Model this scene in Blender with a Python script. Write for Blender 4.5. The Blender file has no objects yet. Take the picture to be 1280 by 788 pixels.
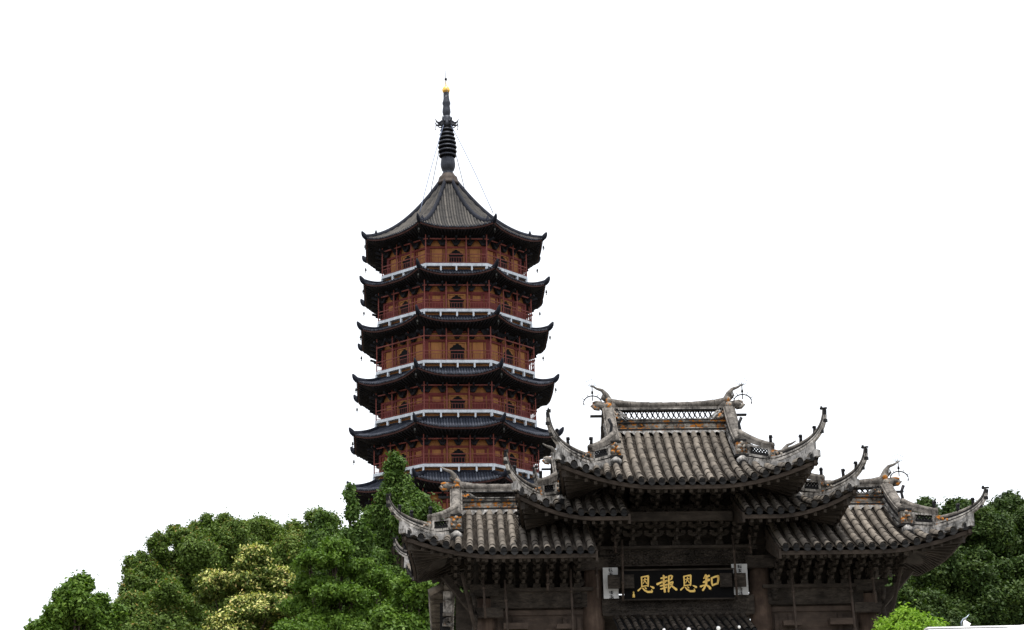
import bpy, math, random
import numpy as np
from mathutils import Vector, Matrix

R_ = math.radians
sc = bpy.context.scene
COL = sc.collection

# ------------------------------------------------------------------ camera
PITCH, ROLL, CAM_H = R_(16.7), R_(1.15), 1.6
cam_d = bpy.data.cameras.new('camera')
cam_d.sensor_width = 36.0
cam_d.lens = 36.0 * 2200.0 / 1280.0
cam_d.clip_end = 6000.0
cam = bpy.data.objects.new('camera', cam_d)
COL.objects.link(cam)
FWD = Vector((0, math.cos(PITCH), math.sin(PITCH)))
UP0 = Vector((0, -math.sin(PITCH), math.cos(PITCH)))
RT0 = Vector((1, 0, 0))
RIGHT = RT0 * math.cos(ROLL) - UP0 * math.sin(ROLL)
UP = UP0 * math.cos(ROLL) + RT0 * math.sin(ROLL)
m = Matrix((RIGHT, UP, -FWD)).transposed().to_4x4()
m.translation = (0, 0, CAM_H)
cam.matrix_world = m
sc.camera = cam

# ------------------------------------------------------------------ sky and sun
SUN_EL, SUN_AZ = R_(79.0), R_(18.0)          # azimuth: degrees east of straight behind the camera
world = bpy.data.worlds.new('World')
sc.world = world
world.use_nodes = True
nt = world.node_tree
nt.nodes.clear()
w_out = nt.nodes.new('ShaderNodeOutputWorld')
w_bg = nt.nodes.new('ShaderNodeBackground')
w_sky = nt.nodes.new('ShaderNodeTexSky')
w_sky.sky_type = 'NISHITA'
w_sky.sun_disc = False
w_sky.sun_elevation = SUN_EL
w_sky.sun_rotation = R_(180) - SUN_AZ
w_sky.dust_density = 4.0
w_hsv = nt.nodes.new('ShaderNodeHueSaturation')
w_hsv.inputs['Saturation'].default_value = 0.25
w_add = nt.nodes.new('ShaderNodeMixRGB')       # bright even cloud veil over the sky
w_add.blend_type = 'ADD'
w_add.inputs['Fac'].default_value = 1.0
w_add.inputs['Color2'].default_value = (8.3, 8.55, 8.9, 1)
nt.links.new(w_sky.outputs[0], w_hsv.inputs['Color'])
nt.links.new(w_hsv.outputs[0], w_add.inputs['Color1'])
nt.links.new(w_add.outputs[0], w_bg.inputs['Color'])
w_bg.inputs['Strength'].default_value = 0.12
nt.links.new(w_bg.outputs[0], w_out.inputs['Surface'])

sun_d = bpy.data.lights.new('sun', 'SUN')
sun_d.energy = 4.6
sun_d.angle = R_(1.2)
sun_d.color = (1.0, 0.955, 0.88)
sun = bpy.data.objects.new('sun', sun_d)
COL.objects.link(sun)
sd = Vector((math.sin(SUN_AZ) * math.cos(SUN_EL), -math.cos(SUN_AZ) * math.cos(SUN_EL), math.sin(SUN_EL)))
sun.rotation_euler = sd.to_track_quat('Z', 'Y').to_euler()
sun.location = (20, -30, 90)

vs = sc.view_settings
vs.view_transform = 'Standard'
vs.look = 'None'
vs.exposure = 0.0
vs.gamma = 1.0
vs.use_curve_mapping = False
sc.cycles.max_bounces = 6
sc.cycles.diffuse_bounces = 3
sc.cycles.transparent_max_bounces = 4

# ------------------------------------------------------------------ placing by sight line
F_ = 2200.0
def at_y(px, py, y):
    r = FWD * F_ + RIGHT * (px - 640) + UP * (394 - py)
    k = y / r.y
    return Vector((r.x * k, y, r.z * k + CAM_H))

# ------------------------------------------------------------------ materials
def new_mat(name):
    mt = bpy.data.materials.new(name)
    mt.use_nodes = True
    n = mt.node_tree
    b = n.nodes['Principled BSDF']
    b.inputs['Specular IOR Level'].default_value = 0.18
    return mt, n, b

def N(n, t, **kw):
    x = n.nodes.new(t)
    for k, v in kw.items():
        setattr(x, k, v)
    return x

def ramp(n, src, stops):
    r = N(n, 'ShaderNodeValToRGB')
    e = r.color_ramp.elements
    while len(e) < len(stops):
        e.new(0.5)
    for i, (p, c) in enumerate(stops):
        e[i].position = p
        e[i].color = (c[0], c[1], c[2], 1)
    n.links.new(src, r.inputs[0])
    return r.outputs[0]

def noise(n, scale, detail=5, rough=0.6, vec=None, dist=0.0):
    t = N(n, 'ShaderNodeTexNoise')
    t.inputs['Scale'].default_value = scale
    t.inputs['Detail'].default_value = detail
    t.inputs['Roughness'].default_value = rough
    t.inputs['Distortion'].default_value = dist
    if vec is not None:
        n.links.new(vec, t.inputs['Vector'])
    return t.outputs['Fac']

def objco(n, scale=(1, 1, 1)):
    tc = N(n, 'ShaderNodeTexCoord')
    mp = N(n, 'ShaderNodeMapping')
    mp.inputs['Scale'].default_value = scale
    n.links.new(tc.outputs['Object'], mp.inputs['Vector'])
    return mp.outputs[0]

def mixc(n, fac, a, b, mode='MIX'):
    x = N(n, 'ShaderNodeMixRGB', blend_type=mode)
    for sock, v in ((x.inputs['Fac'], fac), (x.inputs['Color1'], a), (x.inputs['Color2'], b)):
        if isinstance(v, (int, float)):
            sock.default_value = v
        elif isinstance(v, tuple):
            sock.default_value = (v[0], v[1], v[2], 1)
        else:
            n.links.new(v, sock)
    return x.outputs[0]

def bump(n, b, h, strength=0.5, dist=0.02):
    bp = N(n, 'ShaderNodeBump')
    bp.inputs['Strength'].default_value = strength
    bp.inputs['Distance'].default_value = dist
    n.links.new(h, bp.inputs['Height'])
    n.links.new(bp.outputs[0], b.inputs['Normal'])

def attr(n, name='tint'):
    a = N(n, 'ShaderNodeAttribute')
    a.attribute_name = name
    return a.outputs['Fac']

def mat_tile(name, dark, mid, light, white, patch, moss=0.0, nscale=1.0):
    mt, n, b = new_mat(name)
    co = objco(n)
    t = attr(n)
    c = ramp(n, t, [(0.0, dark), (0.5, mid), (1.0, light)])
    n1 = noise(n, 9.0 * nscale, 6, 0.7, co)
    c = mixc(n, ramp(n, n1, [(0.3, (0, 0, 0)), (0.75, (1, 1, 1))]), mixc(n, 0.42, c, dark), mixc(n, 0.25, c, light))
    n2 = noise(n, 26.0 * nscale, 4, 0.75, co)
    c = mixc(n, ramp(n, n2, [(0.70 - patch, (0, 0, 0)), (0.80 - patch, (1, 1, 1))]), c, white)
    n3 = noise(n, 3.1 * nscale, 5, 0.6, co)
    c = mixc(n, ramp(n, n3, [(0.50, (0, 0, 0)), (0.72, (.8, .8, .8))]), c, dark)
    if moss:
        n4 = noise(n, 5.0, 6, 0.7, co)
        c = mixc(n, ramp(n, n4, [(0.72 - moss, (0, 0, 0)), (0.78 - moss, (1, 1, 1))]), c, (.30, .12, .02))
    n.links.new(c, b.inputs['Base Color'])
    b.inputs['Roughness'].default_value = 0.85
    bump(n, b, n1, 0.5, 0.02)
    return mt

def mat_plaster(name, light, dark, moss, blk=0.5):
    mt, n, b = new_mat(name)
    co = objco(n)
    n1 = noise(n, 4.5, 7, 0.72, co, 0.4)
    c = ramp(n, n1, [(blk - 0.17, dark), (blk - 0.02, tuple(x * .55 for x in light)), (blk + 0.12, light)])
    cs = objco(n, (14, 14, 3.0))
    n2 = noise(n, 1.0, 5, 0.7, cs)
    c = mixc(n, ramp(n, n2, [(0.50, (0, 0, 0)), (0.68, (1, 1, 1))]), c, dark)
    n4 = noise(n, 8.5, 5, 0.65, objco(n, (1, 1, 1.4)))
    c = mixc(n, ramp(n, n4, [(0.68 - moss, (0, 0, 0)), (0.72 - moss, (1, 1, 1))]), c, mixc(n, n2, (.46, .17, .025), (.22, .085, .015)))
    n.links.new(c, b.inputs['Base Color'])
    b.inputs['Roughness'].default_value = 0.92
    bump(n, b, n1, 0.7, 0.03)
    return mt

def mat_wood(name, dark, light, scale=(3, 3, 30), rough=0.8, bs=0.5, bd=0.02):
    mt, n, b = new_mat(name)
    co = objco(n, scale)
    n1 = noise(n, 1.0, 6, 0.68, co, 0.5)
    n2 = noise(n, 2.3, 4, 0.6, objco(n))
    c = ramp(n, n1, [(0.3, dark), (0.7, light)])
    c = mixc(n, ramp(n, n2, [(0.42, (0, 0, 0)), (0.65, (.75, .75, .75))]), c, tuple(x * .55 for x in dark))
    n.links.new(c, b.inputs['Base Color'])
    b.inputs['Roughness'].default_value = rough
    bump(n, b, n1, bs, bd)
    return mt

def mat_plain(name, col, rough=0.7, metal=0.0, var=0.25, scale=3.0, bs=0.2):
    mt, n, b = new_mat(name)
    n1 = noise(n, scale, 5, 0.65, objco(n))
    c = ramp(n, n1, [(0.3, tuple(x * (1 - var) for x in col)), (0.7, tuple(min(.95, x * (1 + var)) for x in col))])
    n.links.new(c, b.inputs['Base Color'])
    b.inputs['Roughness'].default_value = rough
    b.inputs['Metallic'].default_value = metal
    if bs:
        bump(n, b, n1, bs, 0.01)
    return mt

def mat_leaf(name, stops, trans=0.25, rough=0.5):
    mt, n, b = new_mat(name)
    t = attr(n)
    c = ramp(n, t, stops)
    n.links.new(c, b.inputs['Base Color'])
    b.inputs['Roughness'].default_value = rough
    b.inputs['Specular IOR Level'].default_value = 0.12
    tr = N(n, 'ShaderNodeBsdfTranslucent')
    tc = mixc(n, 1.0, c, (1.0, 1.15, .45), 'MULTIPLY')
    n.links.new(tc, tr.inputs['Color'])
    mx = N(n, 'ShaderNodeMixShader')
    mx.inputs['Fac'].default_value = trans
    n.links.new(b.outputs[0], mx.inputs[1])
    n.links.new(tr.outputs[0], mx.inputs[2])
    n.links.new(mx.outputs[0], n.nodes['Material Output'].inputs['Surface'])
    return mt

def mat_wash(name, col, stain):
    mt, n, b = new_mat(name)
    n1 = noise(n, .8, 5, .65, objco(n, (1.6, 1.6, .5)))
    n2 = noise(n, 1.0, 6, .7, objco(n, (5, 5, .7)))
    c = ramp(n, n1, [(.3, tuple(x * .75 for x in col)), (.7, tuple(min(.9, x * 1.12) for x in col))])
    c = mixc(n, ramp(n, n2, [(.50, (0, 0, 0)), (.72, (.8, .8, .8))]), c, stain)
    n.links.new(c, b.inputs['Base Color'])
    b.inputs['Roughness'].default_value = .85
    return mt

M = {}
M['tile'] = mat_tile('weathered_grey_tile', (.034, .030, .026), (.138, .120, .101), (.235, .205, .172), (.56, .52, .48), 0.055, 0.0)
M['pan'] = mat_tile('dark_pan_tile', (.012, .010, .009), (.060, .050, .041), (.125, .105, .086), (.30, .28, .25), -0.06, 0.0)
M['tile_end'] = mat_tile('near_black_tile_end', (.006, .006, .0065), (.013, .013, .014), (.028, .027, .027), (.25, .24, .23), -0.08)  # near-black: shade on tile ends and recessed courses is put into the colour
M['plaster'] = mat_plaster('weathered_lime_plaster', (.54, .51, .475), (.018, .0165, .0155), -0.01, 0.54)
M['plaster_moss'] = mat_plaster('lime_plaster_with_orange_lichen', (.36, .33, .29), (.018, .016, .014), 0.15, 0.53)
M['capstone'] = mat_plaster('grey_ridge_cap', (.20, .183, .165), (.030, .027, .025), -0.01, 0.50)
M['mortar'] = mat_plaster('white_mortar', (.46, .445, .43), (.035, .034, .032), -0.06, 0.51)
M['wood'] = mat_wood('blackened_timber', (.021, .017, .014), (.056, .046, .038), (3, 3, 14), .8, .6, .02)
M['carved'] = mat_wood('carved_dark_timber', (.016, .013, .011), (.072, .060, .050), (5, 5, 16), .8, 1.0, .05)
M['post'] = mat_wood('bare_brown_timber', (.060, .040, .030), (.135, .095, .072), (9, 9, .8), .8, .5, .015)
M['fascia'] = mat_wood('brown_eave_board', (.024, .018, .014), (.052, .040, .032), (1.2, 8, 12), .8, .4, .01)
M['panel'] = mat_wood('brown_board_panel', (.046, .034, .028), (.090, .067, .054), (2, 3, 12), .8, .5, .01)
M['rod'] = mat_plain('rusty_iron', (.055, .042, .035), .7, .4, .4, 6)
M['iron'] = mat_plain('black_iron', (.012, .012, .014), .55, .5, .3, 8)
M['chain'] = mat_plain('blue_grey_chain', (.10, .125, .19), .6, .3, .2, 8)
M['zinc'] = mat_plain('pale_steel', (.32, .37, .43), .35, .8, .2, 8)
M['lacquer'] = mat_plain('black_lacquer', (.003, .003, .0035), .85, 0, .3, 5, .05)
M['lacquer'].node_tree.nodes['Principled BSDF'].inputs['Specular IOR Level'].default_value = .12
M['gold'] = mat_plain('gilding', (.98, .59, .17), .5, .05, .22, 40, .3)
M['paper'] = mat_plain('white_paper', (.48, .49, .50), .8, 0, .12, 9, .1)
M['ink'] = mat_plain('black_ink', (.02, .02, .022), .8, 0, .2, 9, 0)
M['globe'] = mat_plain('plain_white', (.85, .85, .83), .3, 0, .05, 9, 0)
# pagoda
M['ptile'] = mat_tile('pagoda_slate_tile', (.009, .012, .020), (.031, .037, .054), (.074, .080, .098), (.20, .20, .22), -0.06, 0, .5)
M['ptop'] = mat_tile('pagoda_top_tile', (.007, .008, .010), (.056, .052, .049), (.130, .119, .106), (.30, .28, .25), -0.03, 0, .35)
M['pridge'] = mat_plain('pagoda_slate_ridge', (.0065, .0085, .016), .8, 0, .45, 1.5)
M['pred'] = mat_plain('faded_red_paint', (.19, .056, .047), .6, 0, .30, 1.2)
M['pmaroon'] = mat_plain('dark_red_paint', (.125, .022, .020), .6, 0, .30, 1.2)
M['pochre'] = mat_wash('ochre_wash', (.33, .150, .056), (.14, .062, .032))
M['pwhite'] = mat_wash('white_paint', (.60, .65, .71), (.30, .31, .33))
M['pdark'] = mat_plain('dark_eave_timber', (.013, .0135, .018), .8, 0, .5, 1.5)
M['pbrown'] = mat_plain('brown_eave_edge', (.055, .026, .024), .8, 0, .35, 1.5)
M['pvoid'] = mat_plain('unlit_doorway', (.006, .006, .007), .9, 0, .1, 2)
M['cast'] = mat_plain('cast_iron', (.040, .044, .055), .5, .45, .35, 2.5)
M['bell'] = mat_plain('bronze_bell', (.03, .03, .028), .5, .6, .3, 6)
M['rust'] = mat_plain('brown_cast_base', (.060, .048, .042), .7, .2, .35, 2)
M['goldball'] = mat_plain('gilded_ball', (.85, .52, .12), .28, .75, .1, 3, 0)
M['whitewash'] = mat_plain('bright_whitewash', (.84, .84, .84), .8, 0, .05, 2.0)
M['bark'] = mat_wood('tree_bark', (.035, .027, .020), (.10, .08, .06), (6, 6, 1.2), .95, .8, .03)

# ------------------------------------------------------------------ mesh builder
class MB:
    def __init__(s):
        s.v = []; s.f = []; s.t = []; s.sm = []; s.n = 0; s.mi = []
    def add(s, V, F, tint=0.5, smooth=False):
        V = np.asarray(V, dtype=float).reshape(-1, 3)
        s.v.append(V)
        o = s.n
        for f in F:
            s.f.append([i + o for i in f]); s.sm.append(smooth); s.mi.append(0)
        t = np.broadcast_to(np.asarray(tint, float), (len(V),)) if np.ndim(tint) else np.full(len(V), tint)
        s.t.append(t); s.n += len(V)
    def box(s, c, size, ax=None, tint=0.5):
        c = np.array(c, float); h = np.array(size, float) / 2
        A = np.eye(3) if ax is None else np.array([np.array(a, float) for a in ax])
        V = [c + A[0] * h[0] * i + A[1] * h[1] * j + A[2] * h[2] * k for i in (-1, 1) for j in (-1, 1) for k in (-1, 1)]
        s.add(V, [(0, 1, 3, 2), (4, 6, 7, 5), (0, 4, 5, 1), (2, 3, 7, 6), (0, 2, 6, 4), (1, 5, 7, 3)], tint)
    def bar(s, p, q, w, h, up=(0, 0, 1), tint=0.5):
        p = np.array(p, float); q = np.array(q, float)
        d = q - p; L = np.linalg.norm(d); d = d / L
        up = np.array(up, float); sd_ = np.cross(d, up)
        if np.linalg.norm(sd_) < 1e-6: sd_ = np.cross(d, (1, 0, 0))
        sd_ = sd_ / np.linalg.norm(sd_); u = np.cross(sd_, d)
        s.box((p + q) / 2, (L, w, h), (d, sd_, u), tint)
    def tube(s, P, r, n=8, cap=True, tint=0.5, smooth=True, half=False, up=(0, 0, 1), flat=1.0):
        P = np.array(P, float); k = len(P)
        r = np.full(k, r) if np.ndim(r) == 0 else np.array(r, float)
        T = np.gradient(P, axis=0); T /= (np.linalg.norm(T, axis=1)[:, None] + 1e-12)
        up = np.array(up, float); V = []
        for i in range(k):
            a = np.cross(T[i], up)
            if np.linalg.norm(a) < 1e-4: a = np.cross(T[i], (0.3, 1, 0.1))
            a /= np.linalg.norm(a); b = np.cross(a, T[i])
            for j in range(n):
                th = (math.pi * j / (n - 1)) if half else (2 * math.pi * j / n)
                V.append(P[i] + a * r[i] * math.cos(th) + b * r[i] * flat * math.sin(th))
        F = []
        for i in range(k - 1):
            for j in range(n - 1 if half else n):
                j2 = (j + 1) % n
                F.append((i * n + j, i * n + j2, (i + 1) * n + j2, (i + 1) * n + j))
        if cap:
            F.append(tuple(range(n - 1, -1, -1))); F.append(tuple((k - 1) * n + j for j in range(n)))
        s.add(V, F, tint, smooth)
    def lathe(s, prof, n=20, c=(0, 0, 0), tint=0.5, smooth=True, axis=None):
        c = np.array(c, float); V = []
        A = np.eye(3) if axis is None else np.array(axis, float)
        for (r, z) in prof:
            for j in range(n):
                th = 2 * math.pi * j / n
                V.append(c + A[0] * r * math.cos(th) + A[1] * r * math.sin(th) + A[2] * z)
        F = []
        for i in range(len(prof) - 1):
            for j in range(n):
                j2 = (j + 1) % n
                F.append((i * n + j, i * n + j2, (i + 1) * n + j2, (i + 1) * n + j))
        F.append(tuple(range(n - 1, -1, -1))); F.append(tuple((len(prof) - 1) * n + j for j in range(n)))
        s.add(V, F, tint, smooth)
    def grid(s, P, tint=0.5, smooth=True, flip=False):
        P = np.asarray(P, float); a, b = P.shape[:2]
        F = []
        for i in range(a - 1):
            for j in range(b - 1):
                q = (i * b + j, i * b + j + 1, (i + 1) * b + j + 1, (i + 1) * b + j)
                F.append(q[::-1] if flip else q)
        t = np.asarray(tint, float)
        s.add(P.reshape(-1, 3), F, t.reshape(-1) if t.ndim else tint, smooth)
    def prism(s, poly, o, ax, ay, an, th, tint=0.5):
        """flat outline (x, y) in plane (ax, ay) at o, thickness th along an"""
        o = np.array(o, float); ax = np.array(ax, float); ay = np.array(ay, float); an = np.array(an, float)
        n = len(poly)
        V = [o + ax * x + ay * y for x, y in poly] + [o + ax * x + ay * y + an * th for x, y in poly]
        F = [tuple(range(n))[::-1], tuple(range(n, 2 * n))] + [(i, (i + 1) % n, n + (i + 1) % n, n + i) for i in range(n)]
        s.add(V, F, tint)
    def slab(s, St, tint=0.5, smooth=False):
        """stations of (centre-bottom point, height vector end, side vector half width)"""
        V = []
        for b_, t_, sd_ in St:
            b_ = np.array(b_, float); t_ = np.array(t_, float); sd_ = np.array(sd_, float)
            V += [b_ - sd_, b_ + sd_, t_ + sd_, t_ - sd_]
        F = []
        for i in range(len(St) - 1):
            a = i * 4; c = a + 4
            for j in range(4):
                j2 = (j + 1) % 4
                F.append((a + j, a + j2, c + j2, c + j))
        F.append((3, 2, 1, 0)); e = (len(St) - 1) * 4
        F.append((e, e + 1, e + 2, e + 3))
        s.add(V, F, tint, smooth)
    def merge(s, other, mi=1):
        if not other.n: return
        s.f += [[i + s.n for i in f] for f in other.f]; s.sm += other.sm; s.mi += [mi] * len(other.f)
        s.v += other.v; s.t += other.t; s.n += other.n
    def build(s, name, mat, parent=None, label=None):
        me = bpy.data.meshes.new(name)
        V = np.concatenate(s.v) if s.v else np.zeros((0, 3))
        me.from_pydata(V.tolist(), [], s.f)
        me.polygons.foreach_set('use_smooth', s.sm)
        a = me.attributes.new('tint', 'FLOAT', 'POINT')
        a.data.foreach_set('value', np.concatenate(s.t).astype(np.float32))
        for m_ in (mat if isinstance(mat, (list, tuple)) else [mat]):
            me.materials.append(M[m_] if isinstance(m_, str) else m_)
        me.polygons.foreach_set('material_index', s.mi)
        me.update()
        o = bpy.data.objects.new(name, me)
        COL.objects.link(o)
        if parent is not None: o.parent = parent
        if label: o['label'] = label
        return o

def tag(o, label=None, cat=None, group=None, kind=None):
    if label: o['label'] = label
    if cat: o['category'] = cat
    if group: o['group'] = group
    if kind: o['kind'] = kind
    return o

def empty(name, loc, rz=0.0):
    o = bpy.data.objects.new(name, None)
    o.empty_display_size = 0.3
    COL.objects.link(o)
    o.location = loc; o.rotation_euler = (0, 0, rz)
    return o

def inst(src, parent, loc=None, rz=None, mat=None):
    c = src.copy()
    COL.objects.link(c)
    c.parent = parent
    if mat is not None: c.matrix_local = mat
    if loc is not None: c.location = loc
    if rz is not None: c.rotation_euler = (0, 0, rz)
    return c
rng = random.Random(7)
# ------------------------------------------------------------------ ground
g = MB()
S = 3000.0
g.add([(-S, -S, 0), (S, -S, 0), (S, S, 0), (-S, S, 0)], [(0, 1, 2, 3)])
M['earth'] = mat_plain('dry_earth', (.10, .085, .06), .95, 0, .4, .3)
M['paving'] = mat_plain('grey_stone_paving', (.30, .285, .26), .85, 0, .25, .8)
tag(g.build('ground', 'earth'), kind='structure')
g = MB()
g.add([(-6, -6, .004), (14, -6, .004), (14, 50, .004), (-6, 50, .004)], [(0, 1, 2, 3)])
tag(g.build('paving', 'paving'), kind='structure')

# ------------------------------------------------------------------ wooden gateway
GO = at_y(845, 727, 38.0)
GX = GO.x
TH = R_(2.4)
gate = empty('wooden_gateway', (GX, 38.0, 0), TH)
tag(gate, 'old dark timber gateway with three tiers of weathered grey tile roofs and upswept horned eaves', 'gateway')
# local frame of the gateway: x along the front, -y towards the camera, z up
def lv(u, v, z):
    return np.array((u, -v, z), float)

class Roof:
    def __init__(s, **k): s.__dict__.update(k)
    def cc(s, u, v):
        a = max(0., min(1.25, (abs(u) - (s.uc - s.ua)) / s.ua)); b = max(0., min(1.25, (abs(v) - (s.vc - s.va)) / s.va))
        return a * b
    def zt_(s, t):
        q = 1 - t
        return s.ze + (s.zt - s.ze) * (q * (1 - s.k) + s.k * q * q)
    def pos(s, u, v, dz=0.0):
        tf = abs(v) / s.vc; ts = s.tg + (1 - s.tg) * (abs(u) - s.ug) / (s.uc - s.ug) if abs(u) > s.ug else 0
        z = s.zt_(max(tf, ts)); c = s.cc(u, v)
        z += s.up * c ** 2.0
        f = s.flare * c ** 2
        return lv(u + f * (1 if u > 0 else -1), v + f * (1 if v > 0 else -1), z + dz)
    def hipv(s, u):
        return 0. if abs(u) <= s.ug else s.vc * (s.tg + (1 - s.tg) * (abs(u) - s.ug) / (s.uc - s.ug))
    def hipu(s, v):
        return s.ug + (s.uc - s.ug) * max(0., (abs(v) / s.vc - s.tg) / (1 - s.tg))

TR = 0.069
def tile_row(bar, pan, end, rf, fa, a0, a1, du, fpan0, fpan1, endtile=True):
    """fa(t) -> surface point of the barrel row's centreline; fpan0/1 -> the two sides of the pan channel beside it"""
    L = np.linalg.norm(fa(1.0) - fa(0.0))
    if L < 0.10: return
    nt_ = max(1, int(round(L / 0.27)))
    rt = rng.random() * .5 + .25
    for i in range(nt_):
        t0, t1 = i / nt_, min(1.0, (i + 1) / nt_ + 0.02)
        p, q = fa(t0), fa(t1)
        j = np.array((rng.gauss(0, .0045), 0, rng.gauss(0, .0035)))
        bar.tube([p + (0, 0, .012) + j, (p + q) / 2 + (0, 0, .018) + j, q + (0, 0, .024) + j], [TR * .965, TR * .985, TR * 1.015], 8, False, min(1, max(0, rt + rng.gauss(0, .13))), True, True, flat=1.15)
    # round end cap
    e = fa(1.0); d = fa(1.0) - fa(0.97); d /= np.linalg.norm(d)
    end.tube([e + (0, 0, .012), e + d * .012 + (0, 0, .012)], [TR * .88, TR * .82], 12, True, rng.random(), False)
    # stepped pan tiles
    ns = max(2, int(L / 0.135))
    P = []; T_ = []
    for i in range(ns):
        tt = rng.random() * .8
        for t, lift in ((i / ns, -.008), ((i + .97) / ns, 0.036)):
            a, b = fpan0(t), fpan1(t)
            for w in (0., .33, .67, 1.):
                x = a * (1 - w) + b * w
                P.append(x + (0, 0, lift - .055 * math.sin(math.pi * w) - .015)); T_.append(tt)
    pan.grid(np.array(P).reshape(2 * ns, 4, 3), np.array(T_), False)
    # drip tile tongue
    a, b = fpan0(1.0), fpan1(1.0); c = (a + b) / 2
    dn = np.array((0, 0, -1.0))
    w = (b - a) * .32
    o = d * np.array((1, 1, 0)) * .02
    V = [c - w + o - (0, 0, .02), c + w + o - (0, 0, .02), c + w * .8 + o + dn * .05, c + o + dn * .085, c - w * .8 + o + dn * .05]
    V2 = [x - d * .02 for x in V]
    end.add(V + V2, [(0, 1, 2, 3, 4), (9, 8, 7, 6, 5), (1, 0, 5, 6), (2, 1, 6, 7), (3, 2, 7, 8), (4, 3, 8, 9), (0, 4, 9, 5)], rng.random())

def build_roof(rf, sides, u_in, clip=None, rear=True, label=None):
    """sides: (-1, 1) whole roof or one side only; tiles, pans, eave ends, soffit, rafters and fascia"""
    bar, pan, end, sof, fas = MB(), MB(), MB(), MB(), MB()
    step = rf.step
    us = []
    if len(sides) == 2:
        n = int(round(2 * rf.uc / step)); us = [-rf.uc + (i + .5) * 2 * rf.uc / n for i in range(n)]
    else:
        n = int(round((rf.uc - u_in) / step)); us = [sides[0] * (u_in + (i + .5) * (rf.uc - u_in) / n) for i in range(n)]
    hs = step / 2
    for vs_ in ((1, -1) if rear else (1,)):
        for u in us:
            def v0(x):
                h = rf.hipv(x) if abs(x) > rf.ug else 0.06
                if clip and abs(x) < clip[0]: h = max(h, clip[1])
                return h
            def line(x):
                x2 = max(-rf.uc, min(rf.uc, x))
                a = v0(x2)
                return lambda t, x2=x2, a=a: rf.pos(x2, vs_ * (a + (rf.vc - a) * t))
            tile_row(bar, pan, end, rf, line(u), 0, 1, step, line(u - hs), line(u + hs))
    # side slopes
    for sx in sides:
        n = int(round(2 * rf.vc / step))
        for i in range(n):
            v = -rf.vc + (i + .5) * 2 * rf.vc / n
            def line(y):
                y2 = max(-rf.vc, min(rf.vc, y)); a = rf.hipu(y2)
                return lambda t, y2=y2, a=a: rf.pos(sx * (a + (rf.uc - a) * t), y2)
            tile_row(bar, pan, end, rf, line(v), 0, 1, step, line(v - rf.vc / n), line(v + rf.vc / n))
    root = bar.build('roof', 'tile', gate, label)
    pan.merge(end, 1)
    pan.build('pan_tiles', ['pan', 'tile_end'], root)
    # soffit sheet + fascia + rafters (front, rear and side)
    def run(points_out, points_in):
        A = [p + (0, 0, -.16) for p in points_out]; B = [p + (0, 0, -.20) for p in points_in]
        sof.grid(np.array([A, B]), .5, True)
    K = 24
    for vs_ in ((1, -1) if rear else (1,)):
        if len(sides) == 2: uu = np.linspace(-rf.uc, rf.uc, 2 * K + 1)
        else: uu = np.linspace(u_in, rf.uc, K + 1) * sides[0]
        vin = max(0.0, (clip[1] if clip else 0.0))
        rows = []
        for q in (0., .25, .5, .75, 1.):
            row = []
            for u in uu:
                a = max(rf.hipv(u), 0.15) if abs(u) > rf.ug else 0.15
                if clip and abs(u) < clip[0]: a = max(a, clip[1])
                row.append(rf.pos(u, vs_ * (a + (rf.vc - .10 - a) * q)) + (0, 0, -.17))
            rows.append(row)
        sof.grid(np.array(rows), .5, True)
        fas.slab([(rf.pos(u, vs_ * (rf.vc - .06)) + (0, 0, -.165), rf.pos(u, vs_ * (rf.vc - .06)) + (0, 0, -.085), np.array((0, .025, 0))) for u in uu])
        # rafters, fanned at the corners
        n = max(6, int(abs(uu[-1] - uu[0]) / .17))
        for i in range(n + 1):
            u = uu[0] + (uu[-1] - uu[0]) * i / n
            if abs(u) > rf.uc - .05: continue
            ub = u if abs(u) < rf.ug else math.copysign(rf.ug + (abs(u) - rf.ug) * .30, u)
            a = .35 if abs(u) < rf.ug else rf.hipv(ub) * .9
            if clip and abs(u) < clip[0]: a = max(a, clip[1])
            p, q = rf.pos(ub, vs_ * a) + (0, 0, -.24), rf.pos(u, vs_ * (rf.vc - .12)) + (0, 0, -.22)
            sof.bar(p, q, .065, .07)
    for sx in sides:
        vv = np.linspace(-rf.vc, rf.vc, 2 * K + 1); rows = []
        for q in (0., .3, .65, 1.):
            rows.append([rf.pos(sx * (rf.hipu(v) + (rf.uc - .10 - rf.hipu(v)) * q), v) + (0, 0, -.17) for v in vv])
        sof.grid(np.array(rows), .5, True)
        fas.slab([(rf.pos(sx * (rf.uc - .06), v) + (0, 0, -.165), rf.pos(sx * (rf.uc - .06), v) + (0, 0, -.085), np.array((.025, 0, 0))) for v in vv])
        n = int(2 * rf.vc / .17)
        for i in range(1, n):
            v = -rf.vc + 2 * rf.vc * i / n
            vb = v if abs(v) < rf.vc * rf.tg else math.copysign(rf.vc * rf.tg + (abs(v) - rf.vc * rf.tg) * .30, v)
            p, q = rf.pos(sx * (rf.hipu(vb) - .25), vb) , rf.pos(sx * (rf.uc - .12), v)
            sof.bar(p + (0, 0, -.30), q + (0, 0, -.22), .065, .07)
        # corner beam under each hip
        for vs_ in ((1, -1) if rear else (1,)):
            p = rf.pos(sx * (rf.ug - .3), vs_ * (rf.vc * rf.tg - .3)) + (0, 0, -.40); q = rf.pos(sx * (rf.uc - .12), vs_ * (rf.vc - .12)) + (0, 0, -.24)
            sof.bar(p, q, .11, .15)
    sof.build('rafters', 'wood', root)
    fas.build('fascia', 'fascia', root)
    return root

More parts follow.
